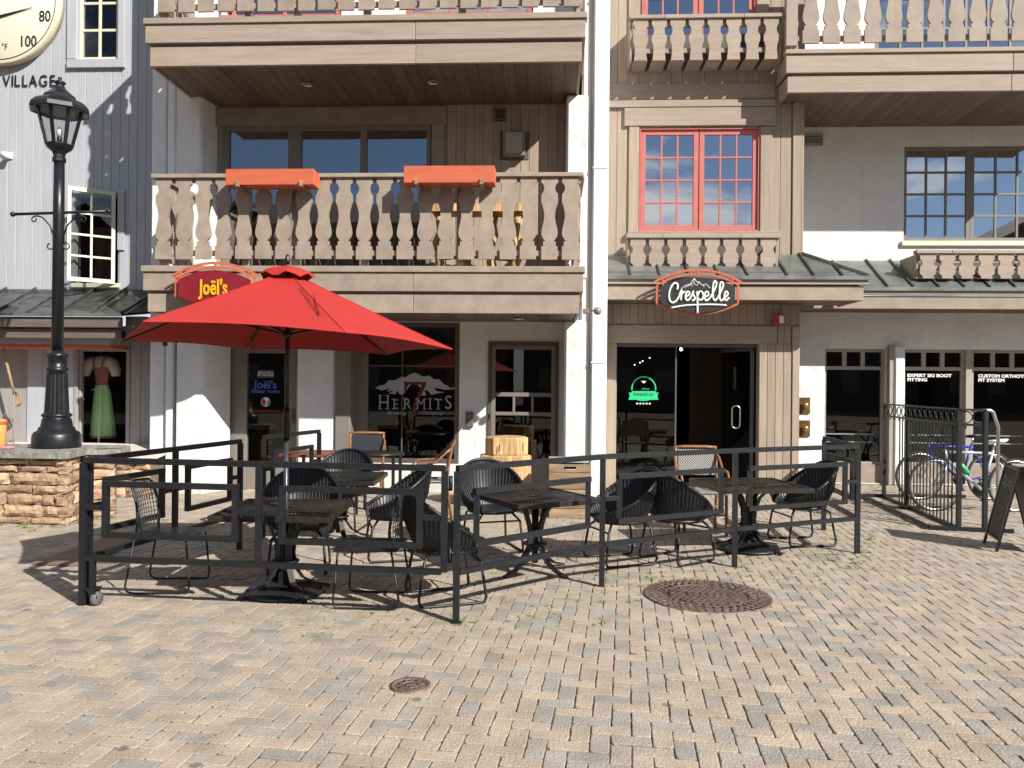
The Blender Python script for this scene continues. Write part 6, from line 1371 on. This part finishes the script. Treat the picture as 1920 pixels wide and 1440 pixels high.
# ---------------------------------------------------------------- dress in the left shop window
dp = at(192, 735, YS+.32); ds = thing('dress_on_hanger', 'green apron dress with white blouse and red bodice hanging in the left shop window', 'dress', dp.to_tuple())
pmd = (dp-EYE).dot(FWD)/F
MAPR = mat('lime_green_apron', (.52,.85,.38), .7, nscale=8, stretch=(6,1,.4), namt=.15); MBLOU = mat('white_blouse', (.6,.58,.54), .8, namt=.08); MBOD = mat('dull_pink_bodice', (.45,.15,.13), .7, namt=.15)
def garment(prof, n=24, fl=.35, dep_=.6, ripple=0):
    m = MB(); vs = []
    for (cx0, r, y) in prof:
        for k in range(n): a = 2*math.pi*k/n; q = r*(1+ripple*math.sin(9*a)); vs.append(((cx0 + q*math.cos(a))*pmd, q*math.sin(a)*dep_*pmd, (735-y)*pmd))
    m.add(vs, [(i*n+k, i*n+(k+1)%n, (i+1)*n+(k+1)%n, (i+1)*n+k) for i in range(len(prof)-1) for k in range(n)], True); return m
garment([(-1,12,722),(0,15,735),(1,19,770),(2,22,800),(2,24,817)], ripple=.06).build('apron', MAPR, ds)
garment([(-1,11,724),(1,20,800),(2,23,821)], ripple=.05).build('skirt', mat('salmon_skirt', (.55,.2,.13), .8, namt=.1), ds)
garment([(-3,14,674),(-2,16,690),(-1,13,705),(-1,11,724)]).build('bodice', MBOD, ds)
garment([(-3,6,667),(-3,16,671),(-3,17,684),(-2,15,693)]).build('blouse', MBLOU, ds)
for s in (-1,1):
    m = MB(); m.tube([((-3+s*12)*pmd,0,(735-674)*pmd),((-3+s*22)*pmd,-.01,(735-680)*pmd),((-3+s*29)*pmd,-.01,(735-694)*pmd),((-3+s*30)*pmd,-.01,(735-705)*pmd)], [9*pmd,11*pmd,10*pmd,8*pmd], 10); m.build('puff_sleeve', MBLOU, ds)
    m = MB(); m.bar(((-3+s*10)*pmd,-16*pmd*.62,(735-671)*pmd),((-3+s*7)*pmd,-17*pmd*.62,(735-692)*pmd),.03,.008); m.build('strap', MBOD, ds)
m = MB(); m.bar((5*pmd,-.11,(735-727)*pmd),(7*pmd,-.19,(735-832)*pmd),.03,.006); m.bar((0,-.10,(735-727)*pmd),(-14*pmd,-.09,(735-731)*pmd),.02,.006); m.build('sash', MAPR, ds)
m = MB(); m.tube([(-.03,0,(735-667)*pmd),(-.02,0,(735-655)*pmd),(.01,0,(735-650)*pmd)], .005); m.build('hanger_hook', MCHROME, ds)
# ---------------------------------------------------------------- rope and goods at the left edge
rp_ = at(25, 735, YS-.35); ro = thing('hanging_rope', 'tan rope tied and coiled on the shop post at the left edge', 'rope', rp_.to_tuple()); MROPE = mat('tan_rope', (.40,.28,.15), .8, nscale=60, namt=.3)
def rpt(px, py, o=0): q = at(px, py, YS-.35); return Vector((q.x-rp_.x, o, q.z-rp_.z))
MB().tube([rpt(2,632),rpt(8,662),rpt(17,700),rpt(25,731)], .020, 8).build('rope', MROPE, ro); MB().tube([rpt(25,731),rpt(24,790),rpt(26,838)], .008, 6).build('rope_tail', MROPE, ro)
m = MB()
for k in range(3): m.tube([rpt(28,733,-.02*k),rpt(36+k*2,738,-.03),rpt(41-k,755),rpt(36-k,762,-.03*k),rpt(32,750),rpt(29,736)], .010, 6, closed=True)
m.build('coil', MROPE, ro)
q = gnd(-6, 838, zcap); oc = thing('orange_tub', 'orange round tub standing on the planter cap at the left edge', 'tub', (q.x-.02, q.y, zcap)); MB().lathe([(.10,0),(.11,.02),(.115,.30),(.105,.315),(.10,.30),(.095,.03),(.0001,.03)], seg=24).build('tub', mat('soft_orange_plastic', (.72,.36,.10), .5, namt=.05), oc); MB().lathe([(.118,.26),(.122,.27),(.122,.29),(.118,.30)], seg=24, cap=False).build('tub_rim', MORANGE, oc)
q = gnd(14, 842, zcap); tag(MB().box(q.x-.06,q.x+.05,q.y-.05,q.y+.05,zcap+.001,zcap+.03,.01).build('pink_cloth', mat('pink_cloth', (.65,.22,.30), .9, namt=.1)), 'folded pink cloth beside the orange tub on the planter cap', 'cloth')
# ---------------------------------------------------------------- inside the entrance: small warm bulbs and a counter
MBULB = emis('warm_bulb', (1,.62,.28), 6); MBULB2 = emis('pale_bulb', (1,.85,.65), 3)
for i, (px, py, r) in enumerate(((1277,655,.028),(1200,680,.012),(1190,684,.012),(1218,671,.012),(1205,677,.012))):
    p = at(px, py, YBAY+1.8); t = thing('pendant_bulb', 'largest glowing bulb just inside the open entrance' if i == 0 else ['', 'tiny glowing bulb second from the left behind the entrance glass', 'tiny glowing bulb leftmost behind the entrance glass', 'tiny glowing bulb rightmost and highest behind the fixed entrance glass', 'tiny glowing bulb third from the left behind the entrance glass'][i], 'light bulb', p.to_tuple(), 0, 'glowing bulbs inside the entrance'); MB().ball((0,0,0), r, 8).build('bulb', MBULB if i == 0 else MBULB2, t); MB().tube([(0,0,r),(0,0,.3)], .004, 4).build('cord', MIRON, t)
p = at(1212, 850, YBAY+2.6); ct = thing('serving_counter', 'dark counter inside behind the left entrance glass', 'counter', (p.x, p.y, 0)); MB().box(-.9,.5,0,.5,0,.95,.01).build('cabinet', MBROWNIN, ct); MB().box(-.95,.55,-.04,.54,.951,.985,.005).build('countertop', MDARKF, ct)
# fill between the canopy and the white building
MB().box(ex_r-.02, x283+.02, ef+.16, YG+.1, ezf-.34, ezf-.02).build('corner_block', MDB, GB, world=True)
# ---------------------------------------------------------------- weeds in the joints
MWEED = mat('small_green_weeds', (.17,.27,.05), .7, nscale=30, namt=.3, alt=(.16,.15,.04))
wr = random.Random(3); m = MB()
def tuft(x, y, s):
    for k in range(wr.randint(6, 14)):
        a = wr.uniform(0, 6.28); l_ = s*wr.uniform(.4,1); w = l_*.16+.001; bx = x+wr.gauss(0,s*.5); by = y+wr.gauss(0,s*.5)
        d = Vector((math.cos(a), math.sin(a), 0)); n_ = Vector((-d.y, d.x, 0)); p0 = Vector((bx,by,-.006)); z = l_*wr.uniform(.4,.9)
        m.add([p0, p0+d*l_*.5+n_*w+Vector((0,0,z*.8)), p0+d*l_+Vector((0,0,z)), p0+d*l_*.5-n_*w+Vector((0,0,z*.8))], [(0,1,2,3)])
zones = [(560,900,1120,1200,95,.018),(860,1140,1060,1180,75,.02),(1120,1260,1070,1130,26,.022),(1150,1560,1035,1100,75,.022),(1540,1640,1000,1070,34,.034),(200,560,1110,1180,45,.013),(300,900,1180,1300,26,.012),(20,200,955,1000,30,.04),(600,1300,960,1100,50,.014),(1600,1750,1010,1090,14,.012),(240,330,975,1010,10,.04)]
for x0, x1, y0, y1, n, s in zones:
    for _ in range(int(n*1.4)):
        q = gnd(wr.uniform(x0,x1), wr.uniform(y0,y1))
        # snap to the nearest joint line
        u_, v_ = q.x*PC_ - (q.y-8)*PS_, (q.y-8)*PC_ + q.x*PS_ + 8
        if wr.random() < .5: u_ = round(u_/PW)*PW
        else: v_ = round(v_/PW)*PW
        q.x, q.y = u_*PC_ + (v_-8)*PS_, (v_-8)*PC_ - u_*PS_ + 8
        tuft(q.x+wr.gauss(0,.004), q.y+wr.gauss(0,.004), s*wr.uniform(.6,1.35))
for q in (B_, C_, D_, E_):
    for _ in range(3): tuft(q.x+wr.uniform(-.06,.08), q.y+wr.uniform(-.05,.04), .028)
for k in range(40): 
    f_ = wr.random(); q = c1_.lerp(c2_, .6+.4*f_) if k % 2 else c3_.lerp(c4_, f_); tuft(q.x+wr.uniform(0,.05), q.y-wr.uniform(.06,.14), .035)
o = m.build('joint_weeds', MWEED, kind='stuff'); tag(o, 'small green weeds sprouting from the paving joints round the railing', 'weeds')

# ---------------------------------------------------------------- rustic log table on the lower balcony
ta, tb = at(812, 388, 10.75), at(984, 388, 10.75); zt0 = ZL['cap']; ht = ta.z - zt0
lt = thing('rustic_log_table', 'golden brown rustic log table standing behind the lower balcony railing', 'table', ((ta.x+tb.x)/2, 10.75, zt0)); w = tb.x-ta.x
m = MB(); n = 16; rq = random.Random(9)
m.prism([(-w/2+w*i/n, -.20+rq.uniform(-.02,.02)) for i in range(n+1)] + [(w/2-w*i/n, .20+rq.uniform(-.02,.02)) for i in range(n+1)], lambda a,b,d: Vector((a,b,d)), ht-.10, ht); m.build('slab_top', MWOOD, lt)
for sx in (-.42,-.14,.14,.42):
    for sy in (-.1,.12):
        pts = [Vector((sx*w+rq.uniform(-.04,.04), sy+rq.uniform(-.02,.02), ht*.9*k/6)) for k in range(7)]; MB().tube(pts, [.055,.05,.045,.055,.06,.05,.06], 9).build('gnarled_leg', MWOOD, lt)
MB().tube([(-w*.45,0,.22),(-.1,.02,.26),(w*.45,0,.2)], .04, 8).build('stretcher_log', MWOOD, lt)
